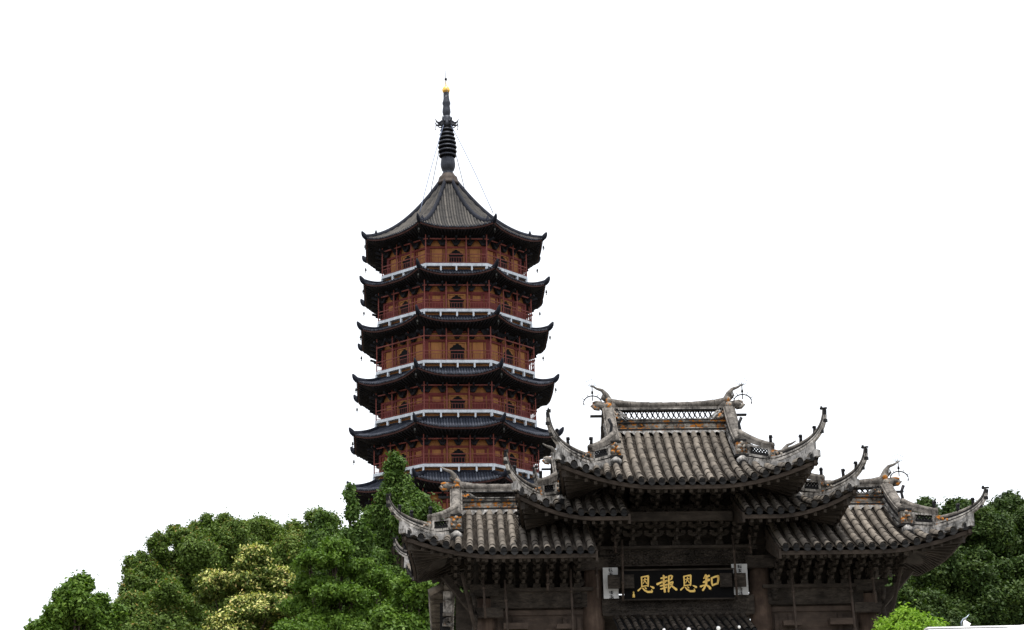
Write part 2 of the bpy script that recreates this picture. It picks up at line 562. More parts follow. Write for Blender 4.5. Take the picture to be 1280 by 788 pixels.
def hip_ridge(rf, root, sx, sv, hornz, tipu, boxq=.46, lat=True):
    """plastered hip ridge with a raised lattice box and an upswept horn"""
    h, lt, dk = MB(), MB(), MB()
    side = np.array((1., 1. * 0, 0))
    def P(q):
        u = rf.ug + (rf.uc - rf.ug) * q; v = rf.vc * (rf.tg + (1 - rf.tg) * q)
        return rf.pos(sx * u, sv * v)
    dirn = P(1.0) - P(.8); dirn[2] = 0; dirn /= np.linalg.norm(dirn)
    d0 = P(.3) - P(0); d0[2] = 0; d0 /= np.linalg.norm(d0)
    def sidev(d): return np.array((-d[1], d[0], 0.0))
    corner = P(1.0)
    tip = corner + dirn * (tipu) ; tip[2] = hornz
    base_top = lambda q: P(q)[2] + .26 + .07 * math.sin(q * 3) 
    # horn curve: cubic from q=.55 to tip
    A = P(.50) + (0, 0, .27); B = P(.92); B[2] = A[2] + (hornz - A[2]) * .08; Cc = corner + dirn * tipu * .80; Cc[2] = A[2] + (hornz - A[2]) * .36; D_ = tip
    def horn(t): return A * (1 - t) ** 3 + 3 * B * t * (1 - t) ** 2 + 3 * Cc * t * t * (1 - t) + D_ * t ** 3
    W = .062
    mo_, dkc = MB(), MB()
    # white mortar bed following the tiles
    St = []
    for q in np.linspace(-.04, 1.0, 14):
        p = P(max(q, 0)); p = p + d0 * min(q, 0) * 1.5
        St.append((p + (0, 0, -.04), p + (0, 0, .10), sidev(dirn) * W * 1.25))
    mo_.slab(St)
    # dark core, and pale courses run along it, all sweeping up into the horn
    def low(q): return P(max(0, min(1, q)))
    crest = [low(q) + (0, 0, .27) for q in np.linspace(0, .46, 6)] + [horn(t) for t in np.linspace(.03, 1, 24)]
    crest = [np.array(p_) for p_ in crest]
    nC = len(crest); tt = np.concatenate([np.zeros(6), np.linspace(.03, 1, 24)])
    def off(i, o):
        a_, b_ = crest[max(0, i - 1)], crest[min(nC - 1, i + 1)]
        T = (b_ - a_) / np.linalg.norm(b_ - a_); nrm = np.cross(T, sidev(dirn)); nrm = nrm * (1 if nrm[2] > 0 else -1)
        return crest[i] - nrm * o
    sh = (1 - .64 * tt) * .92
    dkc.slab([(off(i, .19 * sh[i]), off(i, .0), sidev(dirn) * W * .72 * sh[i]) for i in range(nC)])
    for o_, hh_, ww_ in ((.165, .060, 1.15), (.085, .040, 1.0)):
        St = []
        for i in range(nC):
            if tt[i] > .93: break
            a_, b_ = off(i, (o_ + hh_ / 2) * sh[i]), off(i, (o_ - hh_ / 2) * sh[i])
            St.append((a_, b_, sidev(dirn) * W * ww_ * sh[i]))
        h.slab(St)
    capP = [off(i, -.012) for i in range(5, nC)]; capr = [.056 * sh[i] for i in range(5, nC)]
    # mortar web between the corner tiles and the horn, stepped below the horn
    St = []
    for i in range(5, nC):
        if tt[i] > .52: break
        q = .5 + .5 * (tt[i] / .56); top = off(i, .17 * sh[i]); l = low(q) + (0, 0, .06)
        l[0], l[1] = top[0], top[1]
        if l[2] > top[2] - .02: l[2] = top[2] - .02
        St.append((l, top + (0, 0, .02), sidev(dirn) * .045))
    mo_.slab(St)
    mo_.build('mortar_bed', 'mortar', root)
    for i in range(nC):
        if i % 4 == 1 and .5 < tt[i] < .95:
            dk.box(off(i, .19 * sh[i]), (.06, .07, .065), (dirn, sidev(dirn), (0, 0, 1)))
    dk.box(tip + (0, 0, .02), (.13, .045, .032), (sidev(dirn) * .3 + dirn, sidev(dirn), (0, 0, 1)))
    dk.box(tip + dirn * -.05 + (0, 0, .035), (.04, .04, .07))
    hr = h.build('hip_ridge', 'plaster', root)
    # rounded cap tiles along the crest
    c2 = MB()
    c2.tube(capP, capr, 8, True, .5, True)
    # raised lattice box
    a, b = P(.02), P(boxq)
    z0 = max(a[2], b[2]) * .5 + min(a[2], b[2]) * .5 + .16
    d = b - a; d[2] = 0; L = np.linalg.norm(d); d /= L; s_ = sidev(d)
    def bp(x, z, o=0.0): return np.array((a[0], a[1], 0)) + d * x + s_ * o + np.array((0, 0, z))
    zb = lambda x: a[2] + (b[2] - a[2]) * (x / L) + .15
    hB = .25
    St = [(bp(x, zb(x) + hB + .10 * (1 - x / L) ** 2 - .02), bp(x, zb(x) + hB + .05 + .13 * (1 - x / L) ** 2), s_ * .07) for x in np.linspace(0, L * 1.02, 8)]
    c2.slab(St)
    c2.tube([bp(x, zb(x) + hB + .06 + .16 * (1 - x / L) ** 2) for x in np.linspace(-.03, L * 1.04, 8)], .062, 8)
    c2.build('ridge_cap', 'capstone', root)
    for x0, x1 in ((0., .10), (.30, .36), (L - .07, L)):
        x0, x1 = (x0, x1) if x0 > .05 or True else (x0, x1)
        pass
    fr = MB()
    for x in (.24, L - .03):
        fr.bar(bp(x, zb(x)), bp(x, zb(x) + hB), .13, .05, up=d)
    fr.bar(bp(.0, zb(0) + .02), bp(L, zb(L) + .02), .13, .05)
    fr.bar(bp(.2, zb(.2) + hB - .03), bp(L, zb(L) + hB - .03), .125, .04)
    fr.build('lattice_frame', 'plaster', root)
    ms = MB()
    ms.box(bp(.11, zb(.11) + hB / 2 + .02), (.20, .12, hB + .04), (d, s_, (0, 0, 1)))
    ms.build('floral_carving', 'plaster_moss', root)
    ms = MB()
    ms.box(bp(L + .06, zb(L) + hB * .4), (.10, .11, hB * .75), (d, s_, (0, 0, 1)))
    for k in range(6):
        ms.tube([bp(L + .05 + .05 * k, zb(L) + .12 - .012 * k, .05 * ((k % 2) * 2 - 1)), bp(L + .09 + .05 * k, zb(L) + .16 - .02 * k, .0)], [.045, .025], 6)
    ms.build('floral_carving', 'plaster_moss', root)
    x0, x1 = .27, L - .06
    if lat:
        n = max(3, int((x1 - x0) / .075))
        for i in range(n):
            xa, xb = x0 + (x1 - x0) * i / n, x0 + (x1 - x0) * (i + 1) / n
            for za, zb_ in ((.05, hB * .5), (hB * .5, hB - .05)):
                lt.bar(bp(xa, zb(xa) + za), bp(xb, zb(xb) + zb_), .03, .018)
                lt.bar(bp(xa, zb(xa) + zb_), bp(xb, zb(xb) + za), .03, .018)
    else:
        lt.box(bp((x0 + x1) / 2, zb((x0 + x1) / 2) + hB / 2), (x1 - x0, .03, hB - .06), (d, s_, (0, 0, 1)))
        for i in range(6):
            xa = x0 + (x1 - x0) * (i + .5) / 6
            lt.lathe([(.0, -.03), (.05, -.02), (.05, .02), (0, .03)], 8, bp(xa, zb(xa) + hB / 2), axis=(d, (0, 0, 1), s_))
    lt.build('lattice', 'iron' if lat else 'carved', root)
    dkc.merge(dk, 0)
    dkc.build('ridge_core', 'tile_end', root)
    # iron pins along the crest
    for x, zz, hh in ((L * .98, None, .22), (None, .30, .2), (None, .55, .17)):
        p_ = MB()
        if x is not None: b0 = bp(x, zb(x) + hB + .05)
        else: b0 = horn(zz)
        p_.tube([b0, b0 + np.array((rng.uniform(-.02, .02), 0, hh))], [.035, .032], 8)
        p_.tube([b0 + (0, 0, hh * .75), b0 + (0, 0, hh * 1.02)], [.045, .03], 8)
        p_.build('iron_pin', 'iron', root)
    return hr

def gable_ridge(rf, root, sx, sv, ztop, rod=True):
    """the ridge running down the slope from the main ridge end to the hip, ending in a pedestal"""
    h, c = MB(), MB()
    St = []; cap = []
    v1 = rf.vc * rf.tg + .02
    for t in np.linspace(0, 1, 10):
        v = v1 * t
        p = rf.pos(sx * rf.ug, sv * v)
        zt2 = max(p[2] + .42 * (1 - t * .25), 0)
        top = np.array((p[0], p[1], p[2] + .42 + (ztop - rf.pos(sx * rf.ug, 0)[2] - .42) * (1 - t) ** 2.2))
        St.append((p + (0, 0, -.03), top, np.array((.075, 0, 0)))); cap.append(top)
    h.slab(St)
    # projecting string courses on both faces
    for off in (.10, .20):
        for s2 in (-1, 1):
            for i in range(len(St) - 1):
                a = np.array(St[i][0]) + (s2 * .095, 0, off + .03); b = np.array(St[i + 1][0]) + (s2 * .095, 0, off + .03)
                h.bar(a, b, .035, .03)
    gr = h.build('gable_ridge', 'plaster', root)
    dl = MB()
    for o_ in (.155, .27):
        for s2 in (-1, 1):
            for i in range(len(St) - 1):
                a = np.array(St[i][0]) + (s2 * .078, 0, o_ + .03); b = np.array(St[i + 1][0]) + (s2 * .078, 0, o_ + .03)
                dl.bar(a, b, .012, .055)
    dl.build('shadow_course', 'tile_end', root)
    St = [(p - (0, 0, .02), p + (0, 0, .05), np.array((.13, 0, 0))) for p in cap]
    c.slab(St)
    c.tube([p + (0, 0, .05) for p in cap], .105, 8, flat=.6)
    c.build('gable_ridge_cap', 'capstone', root)
    # pedestal at the foot
    p = rf.pos(sx * rf.ug, sv * (v1 + .08))
    k, w, e = MB(), MB(), MB()
    k.box(p + (0, 0, .30), (.22, .20, .26))
    for a_, b_ in ((-.06, .24), (.05, .32), (.0, .40), (-.04, .34), (.06, .25)):
        k.lathe([(.0, -.05), (.05, -.03), (.055, 0), (.03, .04), (0, .05)], 8, p + (a_, -sv * .10, b_))
    k.build('floral_carving', 'plaster_moss', root)
    w2 = MB(); w.box(p + (0, 0, .13), (.30, .28, .045)); w2.box(p + (0, 0, .46), (.25, .24, .04)); w2.build('pedestal_cap', 'tile_end', root)
    e.tube([p + (0, -sv * .10, -.02), p + (0, -sv * .20, -.06)], [.075, .08], 12)
    w.build('pedestal_ledge', 'tile_end', root)
    q = MB()
    q.lathe([(.05, -.11), (.10, -.08), (.125, -.03), (.12, .02), (.07, .06), (.05, .08)], 14, p + (0, -sv * .10, .045), axis=((1, 0, 0), (0, 1, 0), (0, 0, 1)))
    q.build('pedestal_ball', 'mortar', root)
    e.prism([(-.10, .02), (.10, .02), (.0, -.19)], p + (0, -sv * .22, -.07), (1, 0, 0), (0, 0, 1), (0, -sv, 0), .03)
    e.build('pedestal_tile', 'tile_end', root)
    if rod:
        s = MB()
        b0 = p + (0, sv * .25, .52)
        s.tube([b0, b0 + (sx * .02, 0, .13), b0 + (sx * .05, 0, .24), b0 + (sx * .03, 0, .38), b0 + (sx * .09, 0, .52)], [.07, .05, .035, .03, .035], 8)
        s.build('iron_figure', 'iron', root)
    return gr

def ridge_dragon(root, x, z, sx, scale=1.0, light=True):
    """ridge-end beast: scrolled body, gaping mouth with lichen, tail swept outwards; steel crescent and trident in front"""
    b, o = MB(), MB()
    k = scale
    B = np.array((x, 0., z))
    def p(dx, dz, dy=0.): return B + np.array((sx * dx * k, dy * k, dz * k))
    b.tube([p(-.18, -.10), p(-.08, .0), p(-.02, .14), p(.03, .28), p(.13, .40), p(.27, .45), p(.40, .53)], np.array([.11, .125, .10, .07, .046, .032, .016]) * k, 9)
    b.tube([p(.0, -.06), p(.12, -.02), p(.22, .02), p(.33, .0)], np.array([.12, .12, .09, .06]) * k, 8)
    b.tube([p(.05, .14, .06), p(.14, .22, .1), p(.12, .30, .1)], np.array([.04, .03, .015]) * k, 6)
    b.tube([p(.05, .14, -.06), p(.14, .22, -.1), p(.12, .30, -.1)], np.array([.04, .03, .015]) * k, 6)
    for i in range(4):
        b.tube([p(.07 - .02 * i, .20 + .03 * i), p(.13 - .0 * i, .24 + .045 * i)], np.array([.035, .01]) * k, 5)
    d = b.build('ridge_dragon', 'capstone', root)
    o.tube([p(.20, -.08), p(.32, -.06), p(.40, .01), p(.36, .06)], np.array([.055, .06, .05, .03]) * k, 8)
    o.tube([p(.17, .06), p(.28, .085), p(.38, .07)], np.array([.05, .05, .03]) * k, 7)
    o.lathe([(0, -.10), (.07, -.06), (.09, .0), (.07, .06), (0, .10)], 8, p(.0, -.04, -.12))
    o.lathe([(0, -.08), (.06, -.05), (.07, .0), (.06, .05), (0, .08)], 8, p(-.02, .10, -.11))
    o.build('dragon_jaw', 'plaster_moss', root)
    ir = MB()
    ir.box(p(.30, -.27), (.30 * k, .12 * k, .045 * k))
    ir.build('ridge_peg', 'iron', root)
    if light:
        s = MB()
        c0 = p(.38, .02, 0)
        arc = [c0 + np.array((sx * .20 * math.cos(a), 0, .05 + .16 * math.sin(a))) for a in np.linspace(-.35, math.pi + .2, 14)]
        s.tube(arc, .014, 6)
        for a in (.5, 1.1, 2.1, 2.7):
            q = c0 + np.array((sx * .20 * math.cos(a), 0, .05 + .16 * math.sin(a)))
            s.tube([q, q + (sx * .08 * math.cos(a), 0, .08 * math.sin(a))], [.008, .005], 5)
        s.tube([c0 + (0, 0, .10), c0 + (0, 0, .47)], .011, 6)
        s.tube([c0 + (0, 0, .26), c0 + (0, 0, .32)], [.028, .020], 8)
        s.build('crescent_fitting', 'iron', root)
        tz = MB()
        t0 = c0 + np.array((0, 0, .41))
        for a in (-.9, -.5, 0.0, .5, .9):
            q = t0 + np.array((math.sin(a) * .15, 0, math.cos(a) * .13 + .05))
            tz.tube([t0, (t0 + q) / 2 + (math.sin(a) * .04, 0, -.02), q], [.008, .007, .003], 5)
            tz.lathe([(0, -.015), (.014, 0), (0, .015)], 6, q)
        tz.build('trident_fitting', 'zinc', root)
    return d

def box_ridge(root, u0, u1, z0, h, sx_ends, lat=True):
    """the tall openwork ridge between two ends; sx_ends: which ends carry carved corners"""
    a, b = min(u0, u1), max(u0, u1)
    L = b - a
    lo, cap, fr, mo, sc_, dkl = MB(), MB(), MB(), MB(), MB(), MB()
    lo.box(((a + b) / 2, 0, z0 + .02), (L, .30, .08))
    lo.tube([(a, 0, z0 + .115), (b, 0, z0 + .115)], .085, 10)
    lo.box(((a + b) / 2, 0, z0 + .205), (L, .17, .03))
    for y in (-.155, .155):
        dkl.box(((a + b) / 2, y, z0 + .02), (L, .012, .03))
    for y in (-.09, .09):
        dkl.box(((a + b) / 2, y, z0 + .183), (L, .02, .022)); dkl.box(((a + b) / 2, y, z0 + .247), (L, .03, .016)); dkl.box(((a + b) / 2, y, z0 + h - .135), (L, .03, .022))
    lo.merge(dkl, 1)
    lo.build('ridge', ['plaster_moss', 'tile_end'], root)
    zz = z0 + .225; top = z0 + h - .10
    cap.box(((a + b) / 2, 0, top + .015), (L, .20, .04))
    n = max(6, int(L / .28))
    for i in range(n):
        x0, x1 = a + L * i / n, a + L * (i + 1) / n + .015
        f = lambda x: .10 * abs((x - (a + b) / 2) / (L / 2)) ** 3 if len(sx_ends) == 2 else .08 * max(0., (sx_ends[0] * (x - (a + b) / 2)) / (L / 2)) ** 3
        cap.tube([(x0, 0, top + .075 + f(x0)), (x1, 0, top + .078 + f(x1))], [.078, .085], 10, True, rng.random())
    cap.build('ridge_cap', 'capstone', root)
    # frame with slanted ends
    ta = .42 if sx_ends and -1 in sx_ends else 0.02
    tb = .42 if sx_ends and 1 in sx_ends else 0.02
    xa0, xb0, xa1, xb1 = a + ta, b - tb, a + ta * .42, b - tb * .42
    for y in (-.085, .085):
        fr.bar((xa0 - .03, y, zz + .03), (xb0 + .03, y, zz + .03), .03, .035)
        fr.bar((xa1, y, top - .02), (xb1, y, top - .02), .03, .03)
        fr.bar((xa0, y, zz + .03), (xa1, y, top - .02), .03, .035, up=(0, 1, 0))
        fr.bar((xb0, y, zz + .03), (xb1, y, top - .02), .03, .035, up=(0, 1, 0))
        if ta > .1: fr.bar((xa0 - .07, y, zz + .03), (xa1 - .07, y, top - .02), .03, .02, up=(0, 1, 0))
        if tb > .1: fr.bar((xb0 + .07, y, zz + .03), (xb1 + .07, y, top - .02), .03, .02, up=(0, 1, 0))
    fr.build('ridge_frame', 'plaster', root)
    mo.box(((a + b) / 2, 0, zz - .002), (L, .185, .02))
    hh = top - zz
    for s_, x_, t_ in ((-1, a, ta), (1, b, tb)):
        if t_ > .1:
            w = t_
            poly = [(0, 0), (-s_ * (w - .08), 0), (-s_ * (w * .42 - .08), hh), (0, hh)]
            mo.prism(poly if s_ < 0 else poly[::-1], (x_, .06, zz), (1, 0, 0), (0, 0, 1), (0, -1, 0), .12)
            for i in range(9):
                px_, pz_ = rng.uniform(.04, w * .55), rng.uniform(.05, hh - .06)
                mo.lathe([(0, -.03), (.045, -.01), (.04, .02), (0, .035)], 7, (x_ - s_ * px_, -.075, zz + pz_), axis=((1, 0, 0), (0, 0, 1), (0, -1, 0)))
    mo.build('ridge_carving', 'plaster_moss', root)
    if lat:
        hh2 = top - .04 - (zz + .05); n = max(6, int((xb0 - xa0) / .115))
        zl = zz + .05
        for i in range(-1, n + 1):
            x0 = xa0 + (xb0 - xa0) * (i + .5) / n
            if x0 - .05 < xa1 or x0 + .05 > xb1: continue
            # one S-scroll per unit
            pts = [(x0 - .055, 0, zl + hh2), (x0 - .03, 0, zl + hh2 * .80), (x0 - .005, 0, zl + hh2 * .5), (x0 + .03, 0, zl + hh2 * .25), (x0 + .055, 0, zl)]
            sc_.tube(pts, .017, 5, True)
            sc_.tube([(x0 + .055, 0, zl + hh2 * .95), (x0 + .02, 0, zl + hh2 * .75), (x0 + .005, 0, zl + hh2 * .5)], .013, 5)
            sc_.tube([(x0 - .055, 0, zl + hh2 * .05), (x0 - .02, 0, zl + hh2 * .25), (x0 - .005, 0, zl + hh2 * .5)], .013, 5)
        sc_.build('openwork', 'iron', root)
    else:
        sc_.box(((xa0 + xb0) / 2, 0, zz + hh / 2), (xb0 - xa0 + .1, .05, hh))
        for i in range(14):
            sc_.lathe([(0, -.02), (.04, -.01), (.03, .02), (0, .03)], 6, (rng.uniform(xa0, xb0), -.03, zz + rng.uniform(.07, hh - .06)), axis=((1, 0, 0), (0, 0, 1), (0, -1, 0)))
        sc_.build('ridge_panel', 'carved', root)
    # scalloped mortar where the tile rows meet the ridge
    mt = MB()
    for sv in (1, -1):
        P = []
        n = int(L / .053)
        for i in range(n + 1):
            x = a + L * i / n
            ph = abs(math.cos(math.pi * (x - a) / .2125))
            P.append([(x, -sv * .155, z0 - .01), (x, -sv * .175, z0 - .05 - .085 * (1 - ph))])
        mt.grid(np.array(P), .5, False)
    mt.build('mortar_fillet', 'mortar', root)

MAIN = Roof(ug=1.34, uc=2.50, vc=2.48, tg=.49, zt=10.23, ze=8.62, k=.34, ua=1.9, va=1.9, up=.50, flare=.20, step=.2125)
MIDR = Roof(ug=2.50, uc=3.38, vc=2.16, tg=.48, zt=9.13, ze=8.05, k=.25, ua=1.5, va=1.5, up=.52, flare=.16, step=.2125)
LOWR = Roof(ug=4.72, uc=5.68, vc=2.20, tg=.575, zt=8.52, ze=7.28, k=.22, ua=1.8, va=1.8, up=.42, flare=.17, step=.222)

roof_top = build_roof(MAIN, (-1, 1), 0, None, True, 'upper grey tiled roof with openwork ridge')
box_ridge(roof_top, -1.30, 1.30, 10.24, .61, (-1, 1), True)
for sx in (-1, 1):
    for sv in (1, -1):
        hip_ridge(MAIN, roof_top, sx, sv, 10.03, .20)
        gable_ridge(MAIN, roof_top, sx, sv, 10.82, sv == 1)
    ridge_dragon(roof_top, sx * 1.34, 10.84, sx, .88, True)

for sx in (-1, 1):
    side = 'left' if sx < 0 else 'right'
    r2 = build_roof(MIDR, (sx,), 1.18, (2.42, .95), True, 'middle-tier grey tiled half roof, ' + side + ' of the pair')
    for sv in (1, -1):
        hip_ridge(MIDR, r2, sx, sv, 9.27, .26, .5)
        gable_ridge(MIDR, r2, sx, sv, 9.68, sv == 1)
    ridge_dragon(r2, sx * 2.52, 9.62, sx, .72, False)
    r3 = build_roof(LOWR, (sx,), 1.88, (3.36, .85), True, 'lowest and widest tiled wing roof, ' + side + ' of the pair')
    box_ridge(r3, sx * 2.9, sx * 4.68, 8.53, .52, (sx,), sx > 0)
    for sv in (1, -1):
        hip_ridge(LOWR, r3, sx, sv, 8.37, .36, .52)
        gable_ridge(LOWR, r3, sx, sv, 9.0, sv == 1 and sx > 0)
    ridge_dragon(r3, sx * 4.72, 9.06, sx, .85, sx > 0)
    # boards closing the inner ends of the half roofs
    for rf, ui, va_ in ((MIDR, 1.18, .9), (LOWR, 1.88, .8)):
        e = MB()
        vv = np.linspace(va_, rf.vc - .03, 8)
        top = [rf.pos(sx * ui, v) + (0, 0, -.03) for v in vv]; bot = [p - (0, 0, .20 + .32 * (1 - i / 7.)) for i, p in enumerate(top)]
        St = [(b_, t_, np.array((.025, 0, 0))) for b_, t_ in zip(bot, top)]
        e.slab(St)
        e.build('end_board', 'fascia', r2 if rf is MIDR else r3)
# ------------------------------------------------------------------ gateway timberwork
def gbox(name, mat, c, size, label=None):
    b = MB(); b.box(lv(*c), (size[0], size[1], size[2])); return b.build(name, mat, gate, label)

for sx in (-1, 1):
    c = MB()
    c.tube([lv(sx * 1.81, 0, 0), lv(sx * 1.805, 0, 3), lv(sx * 1.80, 0, 7.25)], [.275, .262, .225], 20)
    c.build('column', 'post', gate)
    c = MB()
    c.tube([lv(sx * 4.14, 0, 0), lv(sx * 4.13, 0, 3), lv(sx * 4.12, 0, 6.6)], [.255, .245, .215], 20)
    c.build('column', 'post', gate)
    for u in (1.81, 4.14):
        s = MB(); s.lathe([(.42, 0), (.44, .10), (.34, .2), (.29, .24)], 20, lv(sx * u, 0, 0.0)); s.build('column_base', 'plaster', gate)

# core boarding behind the bracket tiers
b = MB()
b.box(lv(0, -.12, 8.9), (3.0, .10, 3.0)); b.box(lv(0, -.12, 7.9), (4.9, .09, 1.9)); b.box(lv(0, -.12, 7.55), (8.3, .08, 1.7))
b.build('bracket_backboard', 'wood', gate)

# dark backing added deep in the passage to block the sky, and the dark end bay on the left
b = MB(); b.box(lv(0, -.62, 3.1), (3.3, .08, 6.2)); b.box(lv(0, -.36, 6.42), (3.3, .5, .5))
b.build('passage_backing', 'wood', gate)
for sx in (-1, 1):
    b = MB(); b.box(lv(sx * 4.50, -.30, 3.4), (.50, .10, 6.8)); b.build('end_wall', 'wood', gate)
# beams of the centre bay
gbox('beam', 'wood', (0, 1.05, 8.16), (2.24, .10, .19), 'flat board beam across the bracket tiers')
gbox('beam', 'wood', (0, .02, 8.20), (3.1, .30, .10))
gbox('beam', 'carved', (0, .05, 7.42), (3.30, .34, .36))
gbox('beam', 'wood', (0, .10, 7.63), (3.30, .46, .06))
gbox('beam', 'carved', (0, .06, 6.415), (3.26, .36, .37), 'carved lower beam under the signboard')
gbox('beam', 'wood', (0, .06, 6.215), (3.24, .40, .05))
# carved relief on the two big beams
for zc, hh in ((7.42, .30), (6.415, .31)):
    b = MB()
    for i in range(46):
        u = -1.5 + 3.0 * (i + .5) / 46
        for k in range(4):
            zz = zc - hh / 2 + hh * (k + .5) / 4 + rng.uniform(-.02, .02)
            b.lathe([(0, -.02), (rng.uniform(.025, .045), 0), (.02, .02), (0, .03)], 6, lv(u + rng.uniform(-.02, .02), .235, zz), axis=((1, 0, 0), (0, 0, 1), (0, -1, 0)))
    b.build('carved_relief', 'carved', gate)

# side bays
for sx in (-1, 1):
    gbox('beam', 'carved', (sx * 2.97, .03, 6.56), (2.10, .30, .34))
    gbox('beam', 'wood', (sx * 2.97, .08, 6.765), (2.30, .44, .07))
    gbox('board_wall', 'panel', (sx * 2.97, -.05, 3.2), (2.12, .10, 6.36))
    for z in (6.30, 5.2, .5):
        gbox('panel_rail', 'panel', (sx * 2.97, .025, z), (2.06, .06, .10))
    for u in (2.12, 2.42, 3.5, 3.82):
        gbox('panel_stile', 'panel', (sx * u, .022, 3.1), (.085, .05, 6.2))
    # projecting blocks on the stiles
    for z in (6.00, 5.72):
        gbox('carved_block', 'panel', (sx * 3.48, .20, z), (.52, .22, .13))
        gbox('carved_block', 'panel', (sx * 2.42, .20, z - .02), (.40, .20, .10))
    gbox('carved_block', 'carved', (sx * 4.06, .30, 6.28), (.62, .22, .20))
    gbox('capital_block', 'carved', (sx * 4.14, .02, 6.76), (.62, .58, .24))
    gbox('capital_block', 'carved', (sx * 1.81, .02, 7.30), (.66, .58, .26))
    # raking strut outside the outer column
    b = MB(); b.bar(lv(sx * 4.28, .10, 6.2), lv(sx * 5.0, .5, 7.05), .09, .14); b.build('raking_strut', 'wood', gate)
    b = MB(); b.bar(lv(sx * 4.20, .7, 5.2), lv(sx * 4.62, 1.15, 7.0), .05, .06); b.build('raking_strut', 'fascia', gate)
    b = MB()
    pts = [lv(sx * (4.38 + .05 * math.sin(i * .9)), .5, 5.0 + i * .24) for i in range(8)]
    b.tube(pts, .05, 8); b.build('carved_bracket', 'carved', gate)
    # carved wing brackets against the centre column
    b = MB()
    for i in range(6):
        b.lathe([(0, -.05), (.09, -.02), (.08, .03), (0, .06)], 8, lv(sx * (2.12 + rng.uniform(-.05, .05)), .22, 6.55 + .09 * i), axis=((1, 0, 0), (0, 0, 1), (0, -1, 0)))
    b.box(lv(sx * 2.14, .10, 6.75), (.14, .18, .55))
    b.build('carved_bracket', 'carved', gate)

# bracket sets: tiers of stepped arms and boat-shaped cross arms
def bracket_mesh(tiers, dz, dv, w0, w1):
    b = MB()
    b.box((0, -.10, .04), (.16, .20, .10))
    for i in range(tiers):
        z = .12 + dz * i; out = .18 + dv * i
        b.bar((0, .10, z), (0, -out - .10, z + .02), .085, dz * .55)
        b.prism([(-.02, -dz * .3), (.07, -dz * .25), (.12, dz * .25), (-.02, dz * .3)], (.03, -out - .10, z), (0, -1, 0), (0, 0, 1), (-1, 0, 0), .06)
        w = w0 + (w1 - w0) * i / max(1, tiers - 1)
        n = 8; St = []
        for j in range(n + 1):
            x = -w / 2 + w * j / n; e = abs(x / (w / 2)); cz = z + dz * .34 - .05 * (1 - e * e) * -1 - .06 * e ** 2 * -1
            St.append(((x, -out, cz - .045 + .05 * e ** 3), (x, -out, cz + .035 + .02 * e ** 3), (0, .04, 0)))
        b.slab(St)
        for x in (-w / 2 + .05, 0, w / 2 - .05):
            b.box((x, -out, z + dz * .34 + .10), (.10, .11, .07))
    return b
def bracket_row(us, z, v, tiers, dz, dv, w0, w1, group=None):
    src = None
    for u in us:
        if src is None:
            src = bracket_mesh(tiers, dz, dv, w0, w1).build('bracket_set', 'carved', gate)
            o = src
        else:
            o = inst(src, gate)
        o.location = lv(u, v, z)
bracket_row(np.linspace(-.94, .94, 5), 7.68, .1, 4, .15, .15, .42, .46)
bracket_row(np.linspace(-1.30, 1.30, 7), 8.24, .2, 4, .12, .24, .22, .36)
for sx in (-1, 1):
    bracket_row(sx * np.linspace(1.30, 2.75, 5), 7.58, .1, 4, .12, .22, .20, .30)
    bracket_row(sx * np.linspace(2.15, 4.75, 10), 6.80, .1, 4, .12, .26, .17, .24)

# hanging iron rods that tie the eaves down
def rod(u0, z0, u1, z1, v=1.15, r=.026, mat='rod'):
    b = MB()
    b.tube([lv(u0, v, z0), lv((u0 + u1) / 2 + .004, v, (z0 + z1) / 2), lv(u1, v, z1)], r, 8)
    for t in (.25, .7):
        p = lv(u0 + (u1 - u0) * t, v, z0 + (z1 - z0) * t)
        b.tube([p - (0, 0, .03), p + (0, 0, .03)], r * 1.5, 8)
    return b.build('tie_rod', mat, gate)
for u0, z0, u1, z1, v in ((-4.18, 6.95, -4.14, 6.10, .85), (-3.72, 6.90, -3.66, 5.2, .85), (-2.82, 7.1, -2.83, 6.65, .95), (-2.34, 7.1, -2.32, 5.2, .95), (-1.78, 7.15, -1.76, 6.5, .75),
                          (2.33, 7.0, 2.36, 5.2, .95), (3.55, 7.0, 3.60, 5.2, .95), (4.05, 7.0, 4.10, 6.30, .85), (-1.20, 7.75, -1.22, 6.45, .62), (1.18, 7.8, 1.20, 6.5, .62), (-1.36, 7.9, -1.36, 7.45, .75), (1.52, 7.9, 1.52, 7.4, .75)):
    rod(u0, z0, u1, z1, v)

# blocks that hold the rods at the sign's ends
for sx in (-1, 1):
    for du in (-.15, .15):
        b = MB()
        c = lv(sx * 1.195 - .045 + du, .50, 6.875)
        b.box(c, (.255, .10, .285)); b.box(c + (0, -.055, .07), (.19, .03, .06)); b.box(c + (0, -.055, -.06), (.19, .03, .06))
        b.build('carved_block', 'carved', gate)

# small pent roof under the lower beam
PENT = dict(v0=.22, v1=1.72, z0=6.17, z1=5.665)
TR_keep, TR = TR, .05
bar, pan, end, fas = MB(), MB(), MB(), MB()
def ppos(u, t): return lv(u, PENT['v0'] + (PENT['v1'] - PENT['v0']) * t, PENT['z0'] + (PENT['z1'] - PENT['z0']) * t)
n = 18
for i in range(n):
    u = -1.42 + 2.84 * (i + .5) / n; h_ = 2.84 / n / 2
    tile_row(bar, pan, end, None, lambda t, u=u: ppos(u, t), 0, 1, 0, lambda t, u=u: ppos(u - h_, t), lambda t, u=u: ppos(u + h_, t))
fas.box(lv(0, PENT['v1'] - .08, PENT['z1'] - .16), (2.84, .06, .12))
TR = TR_keep
pan.merge(end, 1)
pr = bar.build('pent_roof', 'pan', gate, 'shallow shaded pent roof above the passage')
pan.build('pan_tiles', ['tile_end', 'tile_end'], pr); fas.build('fascia', 'fascia', pr)

